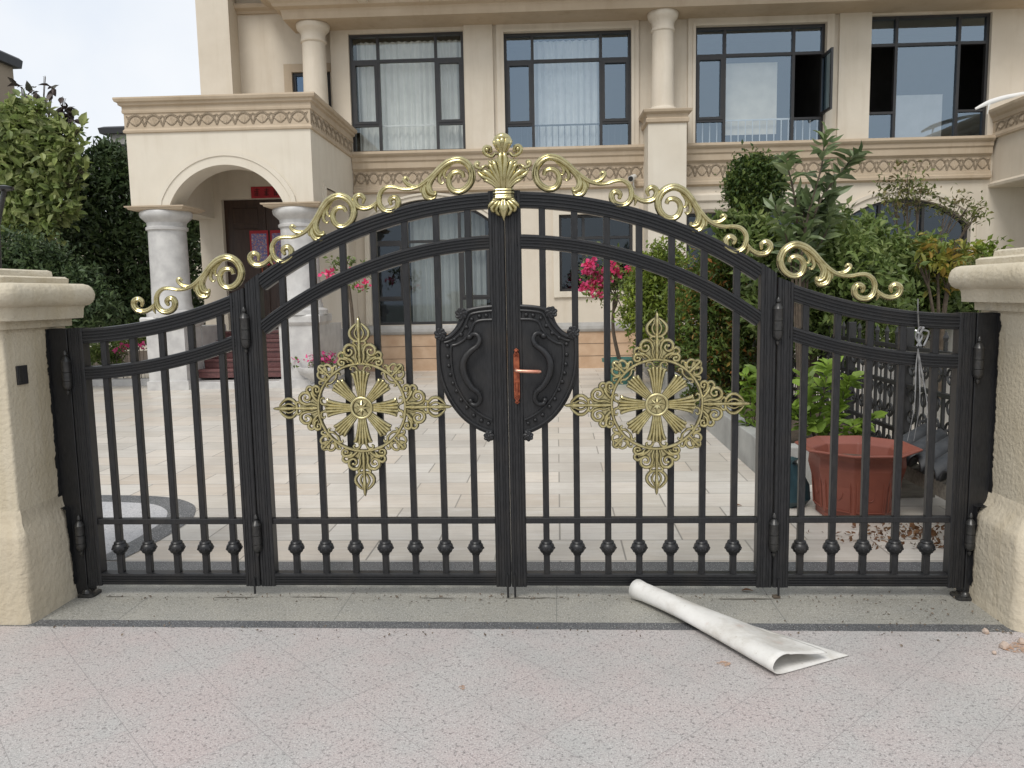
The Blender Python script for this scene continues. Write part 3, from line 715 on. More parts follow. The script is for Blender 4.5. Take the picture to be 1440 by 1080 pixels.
p0 = -.212; m.box(-2.304, -2.294, p0-.038, p0+.034, 1.132, 1.222)
t = thing('bell_plate', 'small dark grey plate on the side of the gate pillar', 'doorbell', (-2.3, p0, 1.13))
part('plate', m, M['frame'], t, False, .002); part('button', MB().box(-2.295, -2.2915, p0-.03, p0-.004, 1.142, 1.212), M['cone_metal'], t, False, .002)

# ================================================================== VILLA (house frame)
F = 12.2
V = thing('villa', 'large cream two-storey villa with arched entrance porch and upper colonnade', 'house', (0, F, 0), None, True)
def arch_z(x, cx, hw, zs, rise):
    R = (hw*hw+rise*rise)/(2*rise); return zs+rise-R+math.sqrt(max(0, R*R-(x-cx)**2))
openings = [(-3.54,-1.27,4.38,6.67),(-.48,2.01,4.34,6.60),(3.24,5.75,4.34,6.60),(6.56,8.87,4.34,6.70),
            (-3.27,-.80,.94,3.45),(.56,2.03,1.56,3.08),(3.1,5.4,1.0,3.05),(6.0,8.62,1.0,3.24)]
def wall_cells(m, x0, x1, z0, z1, Y, th, ops):
    xs = sorted({x0, x1}|{q for o in ops for q in o[:2] if x0 < q < x1}); zs = sorted({z0, z1}|{q for o in ops for q in o[2:] if z0 < q < z1})
    hole = lambda i, k: any(o[0] <= (xs[i]+xs[i+1])/2 <= o[1] and o[2] <= (zs[k]+zs[k+1])/2 <= o[3] for o in ops)
    for i in range(len(xs)-1):
        for k in range(len(zs)-1):
            if hole(i, k): continue
            a, b, c, d = xs[i], xs[i+1], zs[k], zs[k+1]
            for yy in (Y, Y+th): m.add([(a,yy,c),(b,yy,c),(b,yy,d),(a,yy,d)], [(0,1,2,3)])
    for o in ops:
        a, b, c, d = o
        m.add([(a,Y,c),(b,Y,c),(b,Y,d),(a,Y,d),(a,Y+th,c),(b,Y+th,c),(b,Y+th,d),(a,Y+th,d)], [(0,1,5,4),(1,2,6,5),(2,3,7,6),(3,0,4,7)])
    return m
mw = MB(); wall_cells(mw, -3.9, 12.0, .93, 7.5, F, .26, openings)
def arch_fill(m, a, b, zs, rise, Y, th, n=20):
    cx, hw = (a+b)/2, (b-a)/2; zt = zs+rise; vs = []; fs = []
    for i in range(n+1):
        x = a+(b-a)*i/n; z = arch_z(x, cx, hw, zs, rise)
        vs += [(x,Y,z),(x,Y,zt+.001),(x,Y+th,z),(x,Y+th,zt+.001)]
    for i in range(n):
        o = i*4; fs += [(o,o+4,o+5,o+1),(o+2,o+3,o+7,o+6),(o,o+2,o+6,o+4)]
    return m.add(vs, fs)
arch_fill(mw, -3.27, -.80, 3.0, .449, F+.002, .25); arch_fill(mw, 6.0, 8.62, 2.72, .519, F+.002, .25)
part('wall', mw, M['wall'], V)
# left wing, recessed wall, shell of the house
m = MB(); m.box(-6.44, -5.80, 11.95, 12.6, 3.2, 10.2); m.box(-6.44, -6.2, 12.6, 20, -.02, 10.2)
part('wing_pier', m, M['wall'], V)
m = MB(); wall_cells(m, -5.80, -3.9, 3.2, 7.5, 12.42, .2, [(-4.75,-3.98,5.1,6.03)]); part('recess_wall', m, M['wall'], V)
m = MB(); m.box(-6.18, 12, 16.0, 16.2, 0, 10); m.box(-3.9, 12, 12.47, 15.99, 3.52, 3.58); m.box(-6.18, 12, 12.63, 15.99, 7.4, 7.46); m.box(-3.9,12,12.47,15.99,.0,.05)
for x in (-3.9, -.9, 2.6, 6.2, 11.9): m.box(x-.04, x+.04, 12.47, 15.98, .06, 7.38)
part('interior_shell', m, M['dark'], V)
m = MB(); m.box(-6.3, 12, 11.96, 16.1, 7.55, 10.1); part('upper_storey', m, M['wall'], V)
m = MB(); m.add([(-7.2,10.9,10.1),(12.5,10.9,10.1),(12.5,14.5,12.2),(-7.2,14.5,12.2),(-7.2,18.2,10.1),(12.5,18.2,10.1)], [(0,1,2,3),(3,2,5,4),(0,3,4),(1,5,2),(0,4,5,1)]); part('roof', m, M['neighroof'], V)
# plinth and ledge
m = MB(); m.box(-3.6, 8.95, F-.06, F+.2, -.02, .74); part('plinth', m, M['stone'], V)
m = MB()
for z in (.25,.5): m.box(-3.6, 8.95, F-.064, F-.05, z-.004, z+.004)
part('plinth_joint', m, M['bark'], V)
m = MB(); m.profx(-3.6, 8.95, F, [(.93,.10),(.86,.12),(.80,.12),(.76,.10),(.742,.08)]); part('base_ledge', m, M['greyledge'], V)
# belt courses with frieze
BELT = [(4.385,.05),(4.38,.17),(4.33,.18),(4.30,.16),(4.27,.125),(4.20,.115),(4.17,.09),(4.06,.085),(4.03,.05),(4.01,.03),(3.73,.03),(3.72,.055),(3.67,.06),(3.65,.085),(3.60,.085),(3.57,.02)]
def frieze_x(m, x0, x1, Y, z0, z1, per=.26):
    k = int((x1-x0)/per); per = (x1-x0)/k; zc, h = (z0+z1)/2, (z1-z0)*.42
    for i in range(k):
        c = x0+per*(i+.5); w = per*.5
        for s in (-1, 1):
            m.tube(catmull([(c-s*w,Y-.002,zc-h),(c-s*w*.6,Y-.006,zc+h*.5),(c,Y-.006,zc+h),(c+s*w*.6,Y-.006,zc+h*.5),(c+s*w,Y-.002,zc-h)], 3), .017, 8, (0,1,0), .55)
            m.tube(catmull([(c-s*w,Y-.001,zc+h*.9),(c-s*w*.5,Y-.004,zc-h*.3),(c,Y-.005,zc-h*.85),(c+s*w*.5,Y-.004,zc-h*.3),(c+s*w,Y-.001,zc+h*.9)], 3), .013, 8, (0,1,0), .5)
            for q in (0, .3, .6): m.tube(catmull([(c+s*w*.05,Y,zc-h*.9),(c+s*w*(.15+q*.5),Y-.006,zc-h*.2),(c+s*w*(.1+q*.8),Y-.002,zc+h*(.6-q*.8))], 3), [.004,.012,.003], 6, (0,1,0), .8)
            m.tube(catmull([(c+s*w*.95,Y,zc+h*.95),(c+s*w*.7,Y-.005,zc+h*.75),(c+s*w*.62,Y,zc+h*.98)], 3), [.004,.010,.003], 6, (0,1,0), .8)
        m.tube([(c,Y-.002,zc-h),(c,Y-.008,zc-h*.3),(c,Y-.002,zc+h*.55)], [.006,.016,.004], 6)
def frieze_y(m, y0, y1, X, z0, z1, s=1, per=.26):
    q = MB(); frieze_x(q, y0, y1, 0, z0, z1, per)
    m.add([(X+s*(-b), a, c) for a, b, c in q.v], q.f)
for a, b in ((-3.54,2.24),(2.96,8.95)):
    q = part('belt_course', MB().profx(a, b, F, BELT), M['trim'], V)
    m = MB(); frieze_x(m, a+.02, b-.02, F-.03, 3.74, 4.0); part('frieze', m, M['trim'], q, True)
# architrave, cornice and corbels above the upper windows
ARC = [(7.5,.62),(7.30,.60),(7.24,.50),(7.20,.22),(7.02,.20),(6.98,.16),(6.93,.14),(6.90,.04),(6.86,.02),(6.74,0)]
m = MB(); m.rectloft(-4.6, 12, 11.5, 12.3, [(z, o) for z, o in reversed(ARC)], False); ent = part('entablature', m, M['trim'], V)
for k in range(13):
    x = -3.03+1.14*k; m = MB()
    m.loft([[(x-w, 11.5-y0, z), (x+w, 11.5-y0, z), (x+w, 11.4, z), (x-w, 11.4, z)] for z, y0, w in ((6.93,.20,.075),(6.95,.34,.085),(7.02,.42,.09),(7.06,.40,.08),(7.1,.36,.075),(7.15,.46,.085),(7.22,.49,.085))])
    part('corbel', m, M['wall'], ent)
m = MB(); m.profx(-5.80, -4.3, 12.42, [(7.33,.16),(7.30,.17),(7.25,.15),(7.21,.07),(7.17,.05)]); part('wing_moulding', m, M['trim'], V)
# pilasters, window surrounds
for a, b in ((-1.25,-.69),(5.98,6.58)): part('pilaster', MB().box(a, b, F-.07, F+.02, 4.386, 6.9), M['wall'], V)
for a, b, c, d in openings[1:3]:
    m = MB(); w = .14
    m.box(a-w, a+.001, F-.045, F+.02, c, d+w); m.box(b-.001, b+w, F-.045, F+.02, c, d+w); m.box(a, b, F-.043, F+.02, d-.001, d+w-.002)
    m.box(a-.05, a+.004, F-.065, F+.02, c, d+.05); m.box(b-.004, b+.05, F-.065, F+.02, c, d+.05); m.box(a, b, F-.063, F+.02, d-.004, d+.048)
    part('window_surround', m, M['wall'], V)
# upper columns
def ucol(cx, cy, zb, zt, r, base=True):
    pr = [(zb,r*1.25),(zb+.05,r*1.28),(zb+.09,r*1.2),(zb+.11,r*1.06),(zb+.15,r*1.04)] if base else [(zb, r)]
    pr += [(zb+.4,r),(zt-.36,r*.93),(zt-.34,r*1.03),(zt-.31,r*1.05),(zt-.28,r*.97),(zt-.2,r*.98),(zt-.15,r*1.08),(zt-.11,r*1.28),(zt-.07,r*1.34),(zt-.02,r*1.36),(zt,r*1.3)]
    return MB().lathe(cx, cy, pr, 28)
part('upper_column', ucol(-4.13, 11.85, 4.8, 6.745, .235, True), M['wall'], V, True)
part('upper_column', ucol(2.56, 11.83, 4.90, 6.745, .215, True), M['wall'], V, True)
m = MB(); m.box(2.24, 2.96, 11.5, F+.02, -.02, 4.66); pr = part('pier', m, M['porchwall'], V)
part('pier_cap', MB().rectloft(2.24, 2.96, 11.5, F+.02, [(4.655,.0),(4.68,.04),(4.74,.045),(4.76,.02),(4.82,.03),(4.86,.09),(4.90,.10),(4.915,.06)], False), M['trim'], pr)
# ledges above the ground floor
part('lintel_ledge', MB().profx(2.96, 5.55, F, [(3.42,.10),(3.38,.14),(3.28,.14),(3.24,.10),(3.12,.09),(3.06,.05)]), M['wall'], V)
def archivolt(a, b, zs, rise, w, Y, proud, zb):
    cx, hw = (a+b)/2, (b-a)/2; R = (hw*hw+rise*rise)/(2*rise); zc = zs+rise-R; th = math.asin(min(1, hw/R)); m = MB(); rings = []
    def ring(x, z, ux, uz): return [(x, Y+.01, z), (x, Y-proud, z), (x+ux*w*.62, Y-proud, z+uz*w*.62), (x+ux*w*.66, Y-proud*1.7, z+uz*w*.66), (x+ux*w, Y-proud*1.7, z+uz*w), (x+ux*w, Y+.01, z+uz*w)]
    rings.append(ring(a, zb, -1, 0))
    for i in range(29):
        t = -th+2*th*i/28; rings.append(ring(cx+R*math.sin(t), zc+R*math.cos(t), math.sin(t), math.cos(t)))
    rings.append(ring(b, zb, 1, 0)); return m.loft(rings)
part('window_arch', archivolt(6.0, 8.62, 2.72, .519, .2, F, .05, 1.0), M['wall'], V)
part('window_arch', archivolt(-3.27, -.80, 3.0, .449, .12, F, .04, .94), M['porchwall'], V)
m = MB(); w = .12; a, b, c, d = openings[5]
m.box(a-w, a, F-.05, F+.02, c-w, d+w); m.box(b, b+w, F-.05, F+.02, c-w, d+w); m.box(a-.001, b+.001, F-.048, F+.02, d, d+w-.002); m.box(a-.001, b+.001, F-.048, F+.02, c-w+.002, c)
part('window_surround', m, M['porchwall'], V)

def curtain_mb(x0, x1, z0, z1, Y, amp=.03, wl=.13):
    m = MB(); n = int((x1-x0)/.018); V0 = []; ph = 0
    for i in range(n+1):
        x = x0+(x1-x0)*i/n; ph += .018/wl*2*math.pi*random.uniform(.6,1.4); y = Y+amp*math.sin(ph)+amp*.4*math.sin(ph*.37+1)
        V0 += [(x, y, z0), (x, y, z1)]
    return m.add(V0, [(2*i, 2*i+2, 2*i+3, 2*i+1) for i in range(n)])
def window(x0, x1, z0, z1, Y, mx=(), tz=None, lz=None, center=None, glass='glass', fw=.055, skip=(), arch=None):
    m = MB(); y0, y1 = Y-.045, Y+.045; g = MB()
    zt = z1 if arch is None else arch[0]
    m.box(x0, x0+fw, y0, y1, z0, zt); m.box(x1-fw, x1, y0, y1, z0, zt); m.box(x0+fw, x1-fw, y0, y1, z0, z0+fw)
    if arch is None: m.box(x0+fw, x1-fw, y0, y1, z1-fw, z1)
    else:
        q = [(x, arch_z(x, (x0+x1)/2, (x1-x0)/2, arch[0], arch[1])) for x in np.linspace(x0, x1, 21)]
        m.loft([[(x, y0, z-fw), (x, y0, z), (x, y1, z), (x, y1, z-fw)] for x, z in q])
    cuts = [x0]+list(mx)+[x1]; zl = [z0]+([tz] if tz else [])+[z1]
    for x in mx: m.box(x-fw*.5, x+fw*.5, y0+.002, y1-.002, z0+fw, z1-fw*.9)
    for i in range(len(cuts)-1):
        a = cuts[i]+(fw if i == 0 else fw*.5); b = cuts[i+1]-(fw if i == len(cuts)-2 else fw*.5)
        if tz: m.box(a, b, y0+.004, y1-.004, tz-fw*.5, tz+fw*.5)
        side = len(cuts) > 2 and i in (0, len(cuts)-2)
        if lz and (side or center): m.box(a, b, y0+.004, y1-.004, lz-fw*.4, lz+fw*.4)
        if side and i not in skip and tz and lz:               # opening casement: a second inner frame
            s0, s1 = lz+fw*.4, tz-fw*.5; k = .05
            m.box(a, a+k, y0-.012, y1-.02, s0, s1); m.box(b-k, b, y0-.012, y1-.02, s0, s1); m.box(a+k, b-k, y0-.012, y1-.02, s0, s0+k); m.box(a+k, b-k, y0-.012, y1-.02, s1-k, s1)
        bands = [z0+fw]+([lz] if lz and (side or center) else [])+([tz] if tz else [])+[z1-fw if arch is None else z1-.02]
        for k in range(len(bands)-1):
            if i in skip and k == 1: continue
            za, zb = bands[k], bands[k+1]
            if arch is not None and k == len(bands)-2: 
                xs = np.linspace(a, b, 9); off = len(g.v)
                for x in xs: g.v += [(float(x), Y+.004, za), (float(x), Y+.004, arch_z(x, (x0+x1)/2, (x1-x0)/2, arch[0], arch[1])-.02)]
                g.f += [(off+2*j, off+2*j+2, off+2*j+3, off+2*j+1) for j in range(8)]
            else: g.add([(a,Y+.004,za),(b,Y+.004,za),(b,Y+.004,zb),(a,Y+.004,zb)], [(0,1,2,3)])
    w = part('window', m, M['frame'], V); part('glass', g, M[glass], w); return w
WY = F+.12
w1 = window(-3.54,-1.27,4.38,6.67,WY,(-2.98,-1.83),6.16,4.93)
w2 = window(-.48,2.01,4.34,6.60,WY,(.08,1.42),6.07,4.86,glass='skyglass')
w3 = window(3.24,5.75,4.34,6.60,WY,(3.83,5.16),6.07,4.84,skip=(2,),glass='skyglass')
w4 = window(6.56,8.87,4.34,6.70,WY,(7.12,8.31),6.17,4.90,skip=(0,2),glass='skyglass')
def rail_mb(x0, x1, z0, z1, Y, step=.11, r=.008):
    m = MB(); m.box(x0, x1, Y-.012, Y+.012, z1-.03, z1); m.box(x0, x1, Y-.01, Y+.01, z0, z0+.02)
    k = int((x1-x0)/step)
    for i in range(k+1): x = x0+(x1-x0)*i/k; m.tube([(x, Y, z0+.01), (x, Y, z1-.02)], r, 5)
    return m
part('railing', rail_mb(-.42,1.95,4.40,4.88,WY+.1,.12,.007), M['cone_metal'], w2)
part('railing', rail_mb(3.3,5.69,4.40,4.88,WY+.1,.14,.011), M['white_rail'], w3)
part('railing', rail_mb(-3.5,-1.3,4.40,4.95,WY+.1,.16,.004), M['white_rail'], w1)
# open casement of the third window
sh = MB(); sh.box(-.02,.02,-.56,-.51,4.88,6.0); sh.box(-.02,.02,-.05,0,4.88,6.0); sh.box(-.02,.02,-.51,-.05,4.88,4.93); sh.box(-.02,.02,-.51,-.05,5.95,6.0)
sh.v = [(5.70+a, WY-.05+b, c) for a, b, c in sh.v]; sa = part('open_sash', sh, M['frame'], w3)
part('sash_glass', MB().add([(5.70,WY-.10,4.93),(5.70,WY-.56,4.93),(5.70,WY-.56,5.95),(5.70,WY-.10,5.95)],[(0,1,2,3)]), M['blueglass'], w3)
window(-3.27,-.80,.94,3.45,WY,(-2.6,-1.45),2.62,1.45,arch=(3.0,.449),glass='darkglass')
window(.56,2.03,1.56,3.08,WY,(1.05,1.55),2.62,None,glass='darkglass')
window(3.1,5.4,1.0,3.05,WY,(3.9,4.6),2.5,None,glass='darkglass')
window(6.0,8.62,1.0,3.24,WY,(6.9,7.75),2.35,None,arch=(2.72,.519),glass='darkglass')
window(-4.75,-3.98,5.1,6.03,12.5,(),None,None,glass='blueglass')
m = MB(); w = .16; m.box(-4.75-w,-4.75,12.385,12.43,5.1,6.03+w); m.box(-4.75,-3.95,12.387,12.43,6.03,6.03+w-.002); part('window_surround', m, M['trim'], V)
part('air_grille', MB().box(-4.42,-4.2,12.40,12.43,6.42,6.56), M['greyledge'], V, False, .004)

# ---- porch
PX0, PX1, PY0 = -6.62, -3.55, 9.3
m = MB(); cx, hw, zs, rise = -5.005, .945, 3.12, .61
def arch_panel(m, a, b, Y, th, zb, zt, cx, hw, zs, rise, n=24):
    xs = [a, cx-hw]+[cx-hw+2*hw*i/n for i in range(1, n)]+[cx+hw, b]
    def zf(x): return zb if x <= cx-hw-1e-6 or x >= cx+hw+1e-6 else max(zb, arch_z(x, cx, hw, zs, rise))
    vs = []; fs = []
    cols = []
    for i in range(len(xs)-1):
        x0, x1 = xs[i], xs[i+1]; inside = cx-hw-1e-6 <= (x0+x1)/2 <= cx+hw
        z0, z1 = (arch_z(x0,cx,hw,zs,rise), arch_z(x1,cx,hw,zs,rise)) if inside else (zb, zb)
        m.add([(x0,Y,z0),(x1,Y,z1),(x1,Y,zt),(x0,Y,zt),(x0,Y+th,z0),(x1,Y+th,z1),(x1,Y+th,zt),(x0,Y+th,zt)], [(0,1,2,3),(5,4,7,6),(0,4,5,1),(3,2,6,7)])
    for x, sgn in ((cx-hw, 1), (cx+hw, -1)): m.add([(x,Y,zb),(x,Y+th,zb),(x,Y+th,zs),(x,Y,zs)], [(0,1,2,3)])
    for x in (a, b): m.add([(x,Y,zb),(x,Y+th,zb),(x,Y+th,zt),(x,Y,zt)], [(0,1,2,3)])
    return m
arch_panel(m, PX0, PX1, PY0, .5, 3.10, 4.28, cx, hw, zs, rise)
def sidewall(X, th):
    q = arch_panel(MB(), PY0+.501, F-.001, 0, th, 3.10, 4.28, 10.95, .95, 3.12, .45)
    return [(X-b, a, c) for a, b, c in q.v], q.f
m.box(PX0, PX0+.45, PY0+.501, F-.001, 3.10, 4.28)
m.box(PX1-.45, PX1, PY0+.501, F-.001, 3.42, 4.28); m.box(PX1-.45, PX1, PY0+.501, 9.98, 3.10, 3.419); m.box(PX1-.45, PX1, 11.75, F-.001, 3.10, 3.419)
m.box(PX0+.501, PX1-.501, PY0+.501, F-.001, 4.10, 4.2)
pw = part('porch_wall', m, M['porchwall'], V)
part('archivolt', archivolt(cx-hw, cx+hw, zs, rise, .22, PY0, .025, 3.10), M['porchwall'], pw)
m = MB()
for o, w in ((.03,.10),(.05,.035)): m.box(PX1-.01, PX1+o, 9.98-w, 11.75+w, 3.42, 3.42+w+.001); m.box(PX1-.01, PX1+o-.001, 9.98-w, 9.98, 3.10, 3.42); m.box(PX1-.01, PX1+o-.001, 11.75, 11.75+w, 3.10, 3.42)
part('side_moulding', m, M['porchwall'], pw)
ENT = [(4.27,.0),(4.28,.03),(4.31,.035),(4.33,.02),(4.345,.012),(4.58,.012),(4.59,.03),(4.62,.035),(4.64,.03),(4.69,.03),(4.71,.07),(4.745,.075),(4.76,.11),(4.80,.125),(4.825,.12),(4.83,.05)]
pe = part('porch_cornice', MB().rectloft(PX0, PX1, PY0, F-.001, ENT, False), M['trim'], V)
m = MB(); frieze_x(m, PX0+.03, PX1-.03, PY0-.012, 4.36, 4.57, .3); frieze_y(m, PY0+.03, F-.1, PX1+.012, 4.36, 4.57, 1, .3); part('frieze', m, M['trim'], pe, True)
def pcol(x, y):
    r = .315
    c = part('porch_column', MB().lathe(x, y, [(1.24,.42),(1.32,.42),(1.34,.40),(1.36,.345),(1.42,.34),(1.45,.325),(1.9,r),(2.70,r*.98),(2.72,r*1.08),(2.76,r*1.09),(2.78,r*1.0),(2.84,r*1.02),(2.88,r*1.15),(2.93,r*1.32),(2.99,r*1.36),(3.03,r*1.3)], 36), M['marble'], V, True)
    part('impost', MB().rectloft(x-.40, x+.40, y-.33, y+.33, [(3.025,.0),(3.04,.06),(3.065,.07),(3.075,.10),(3.098,.105),(3.099,.09)]), M['trim'], c)
    part('pedestal', MB().rectloft(x-.36, x+.36, y-.36, y+.36, [(-.02,.0),(.15,0),(.16,-.03),(1.06,-.03),(1.08,0),(1.12,.03),(1.22,.035),(1.25,.02)]), M['marble'], c)
pcol(-6.22, 9.68); pcol(-3.93, 9.68)
for k in range(6):
    y0 = 9.50+.28*k; z = .155*(k+1)
    if k == 0: st = part('steps', MB().box(-6.55, -4.0, 9.42, y0+.3, -.02, .115), M['marble'], V, False, .01)
    else:
        part('tread', MB().box(-5.88, -4.28, y0-.015, y0+.30, z-.05, z-.005), M['redstep'], st, False, .006)
        part('riser', MB().box(-5.88, -4.28, y0+.01, 11.3, z-.155, z-.051), M['redstep'], st)
part('porch_floor', MB().box(-6.55, -3.6, 11.15, 12.19, -.02, .92), M['marble'], V)
for a, b in ((-6.5,-5.89),(-4.27,-3.65)): part('step_wall', MB().box(a, b, 10.05, 11.15, -.02, 1.05), M['marble'], V)
m = MB(); m.box(-6.48, -6.02, 11.6, 12.19, .92, 4.09); m.box(-4.42, -3.56, 11.6, 12.19, .92, 4.09); m.box(-6.02, -4.42, 11.6, 12.19, 3.46, 4.09); part('entrance_wall', m, M['wall'], V)
m = MB(); m.box(-6.02, -4.42, 11.72, 11.8, .92, 3.46); dr = part('door', m, M['door'], V)
m = MB()
for x in (-5.85, -5.35+.45):
    for z0, z1 in ((1.1,1.75),(1.9,2.9),(3.0,3.3)): m.box(x-.0, x+.5 if x < -5 else x+.4, 11.695, 11.725, z0, z1)
m.box(-5.245,-5.195,11.69,11.73,.95,3.42); part('door_panel', m, M['door'], dr, False, .01)
part('door_handle', MB().tube([(-5.3,11.70,1.85),(-5.3,11.65,1.87),(-5.3,11.65,2.12),(-5.3,11.70,2.14)], .014, 8, (1,0,0)), M['copper'], dr, True)
for x0, lab in ((-5.53,'colourful red-bordered print pasted on the brown entrance door, nearer its hinge'), (-5.12,'colourful red-bordered print on the brown door half hidden behind the marble column')):
    t = thing('door_print', lab, 'poster', (x0, 11.68, 2.2), 'prints pasted on the entrance door', True)
    part('paper', MB().box(x0, x0+.37, 11.682, 11.686, 2.18, 2.86), M['redpaper'], t); part('picture', MB().box(x0+.035, x0+.335, 11.677, 11.681, 2.23, 2.80), M['poster'], t)
t = thing('door_banner', 'red paper banner with dark characters pasted above the entrance door', 'banner', (-5.42, 11.59, 3.47), None, True)
part('paper', MB().box(-5.42, -4.62, 11.590, 11.596, 3.47, 3.69), M['redpaper'], t)
m = MB()
for i in range(4):
    c = -5.30+.19*i
    for k in range(4): z = 3.525+.035*k; m.box(c-.055+.01*(k % 2), c+.055-.012*((k+i) % 3), 11.586, 11.589, z, z+.012)
    m.box(c-.008, c+.008, 11.584, 11.5855, 3.51, 3.655)
    m.box(c-.045+.02*(i % 2), c-.035+.02*(i % 2), 11.584, 11.5855, 3.51, 3.60)
part('lettering', m, M['ink'], t)
# right-hand porch volume, only its flank is in view
RB = [(3.40,.0),(3.42,.06),(3.47,.07),(3.50,.03),(3.52,.0),(4.33,.0),(4.34,.05),(4.38,.055),(4.42,.03),(4.44,.012),(4.64,.012),(4.65,.03),(4.72,.04),(4.76,.08),(4.83,.11),(4.88,.11),(4.89,.05)]
sb = part('side_balcony', MB().rectloft(9.0, 12.0, 9.3, F-.001, RB, False), M['wall'], V)
m = MB(); m.rectloft(9.0, 12.0, 9.29, F-.001, [(4.335,.056),(4.38,.06),(4.42,.035),(4.44,.017),(4.64,.017),(4.65,.036),(4.72,.046),(4.76,.086),(4.83,.116),(4.88,.116)], False); q = part('balcony_cornice', m, M['trim'], sb)
m = MB(); frieze_y(m, 9.4, F-.1, 9.0-.017, 4.45, 4.63, -1, .3); part('balcony_frieze', m, M['trim'], sb, True)
part('side_wall', MB().box(10.6, 11.0, 10.2, F-.001, -.02, 3.40), M['wall'], V)

# ---- curtains and things seen through the panes
for x0, x1, z0, z1, lab in ((-3.46,-1.34,4.42,6.6,'pale sheer curtain across the upper window nearest the porch'),(.1,1.4,4.38,6.52,'pale sheer curtain drawn behind the upper window right of the wide pilaster'),(-2.5,-.9,.98,3.2,'pale curtain behind the arched ground-floor window')):
    single('curtain', curtain_mb(x0, x1, z0, z1, F+.36), M['curtain'], lab, 'curtain', ((x0+x1)/2, F+.36, z0), 'curtains behind the villa windows', True, house=True)
single('roller_blind', MB().box(3.86,4.92,F+.32,F+.335,4.6,5.98), simple('cream_blind', (.88,.80,.66), None, 4, .8), 'cream panel hanging inside the window with white railing', 'blind', (4.36,F+.6,4.8), house=True)
single('board', MB().box(7.25,8.2,F+.42,F+.45,4.36,5.3), simple('pale_board', (.55,.54,.52), None, 4, .8), 'pale board leaning inside the dusty upper window with dark open sides', 'board', (7.7,F+.43,4.4), house=True)
# ---- cameras, bent strip
def cam_thing(x, y, z, lab, house=True):
    t = thing('security_camera', lab, 'security camera', (x, y, z), None, house)
    return t
t = cam_thing(-5.03, 10.2, 4.05, 'small black dome camera under the porch ceiling')
part('housing', MB().lathe(-5.03, 10.2, [(4.10,.06),(4.05,.06),(4.03,.05),(4.02,.01)][::-1], 14), M['camwhite'], t, True); part('dome', MB().ball((-5.03,10.2,4.01), .055, 12), M['black'], t, True)
c = np.array([1.98, 11.95, 3.72]); t = cam_thing(1.98, 12.1, 3.6, 'white bullet camera on the wall beside the tall pier')
part('housing', MB().tube([c+np.array([.07,.14,.05]), c+np.array([-.02,-.05,-.01])], [.055,.06], 12, (0,0,1)), M['camwhite'], t, True)
part('lens', MB().tube([c+np.array([-.02,-.048,-.01]), c+np.array([-.03,-.07,-.02])], [.05,.045], 12, (0,0,1)), M['black'], t, True)
part('bracket', MB().tube(catmull([c+np.array([.05,.08,-.0]), c+np.array([.05,.09,-.12]), c+np.array([.10,.24,-.16])], 4), .016, 8), M['camwhite'], t, True)
m = MB(); pts = [np.array([8.15,11.3,4.72]), np.array([8.4,11.3,4.83]), np.array([8.75,11.35,4.93]), np.array([9.3,11.4,5.02]), np.array([10.0,11.5,5.03])]
m.tube(catmull(pts, 5), [.02,.045,.04,.02,.015], 6, (0,1,0), .4); m.tube([np.array([8.4,11.3,4.82]), np.array([8.36,11.29,4.62])], [.02,.006], 5)
single('plastic_strip', m, M['white_paint'], 'bent white plastic strip sticking out over the balcony corner', 'strip', (9.0,11.4,4.9), None, True, house=True)

# ================================================================== GARDEN, RIGHT
t = thing('planter_wall', 'low grey cement wall edging the planted bed', 'low wall', (1.95, 5, 0))
part('wall', MB().box(1.87, 2.03, 2.3, 12.1, -.02, .30), M['plan_wall'], t, False, .01); part('end_wall', MB().box(2.031, 2.94, 2.3, 2.46, -.02, .30), M['plan_wall'], t, False, .01)
struct('garden_bed', MB().sheet([(2.03,2.46),(2.94,2.46),(2.94,12.1),(2.03,12.1)], .24), M['soil'])
struct('garden_soil', MB().sheet([(-16,13.5),(-6.6,13.5),(-6.6,24),(-16,24)], -.004), M['soil'])

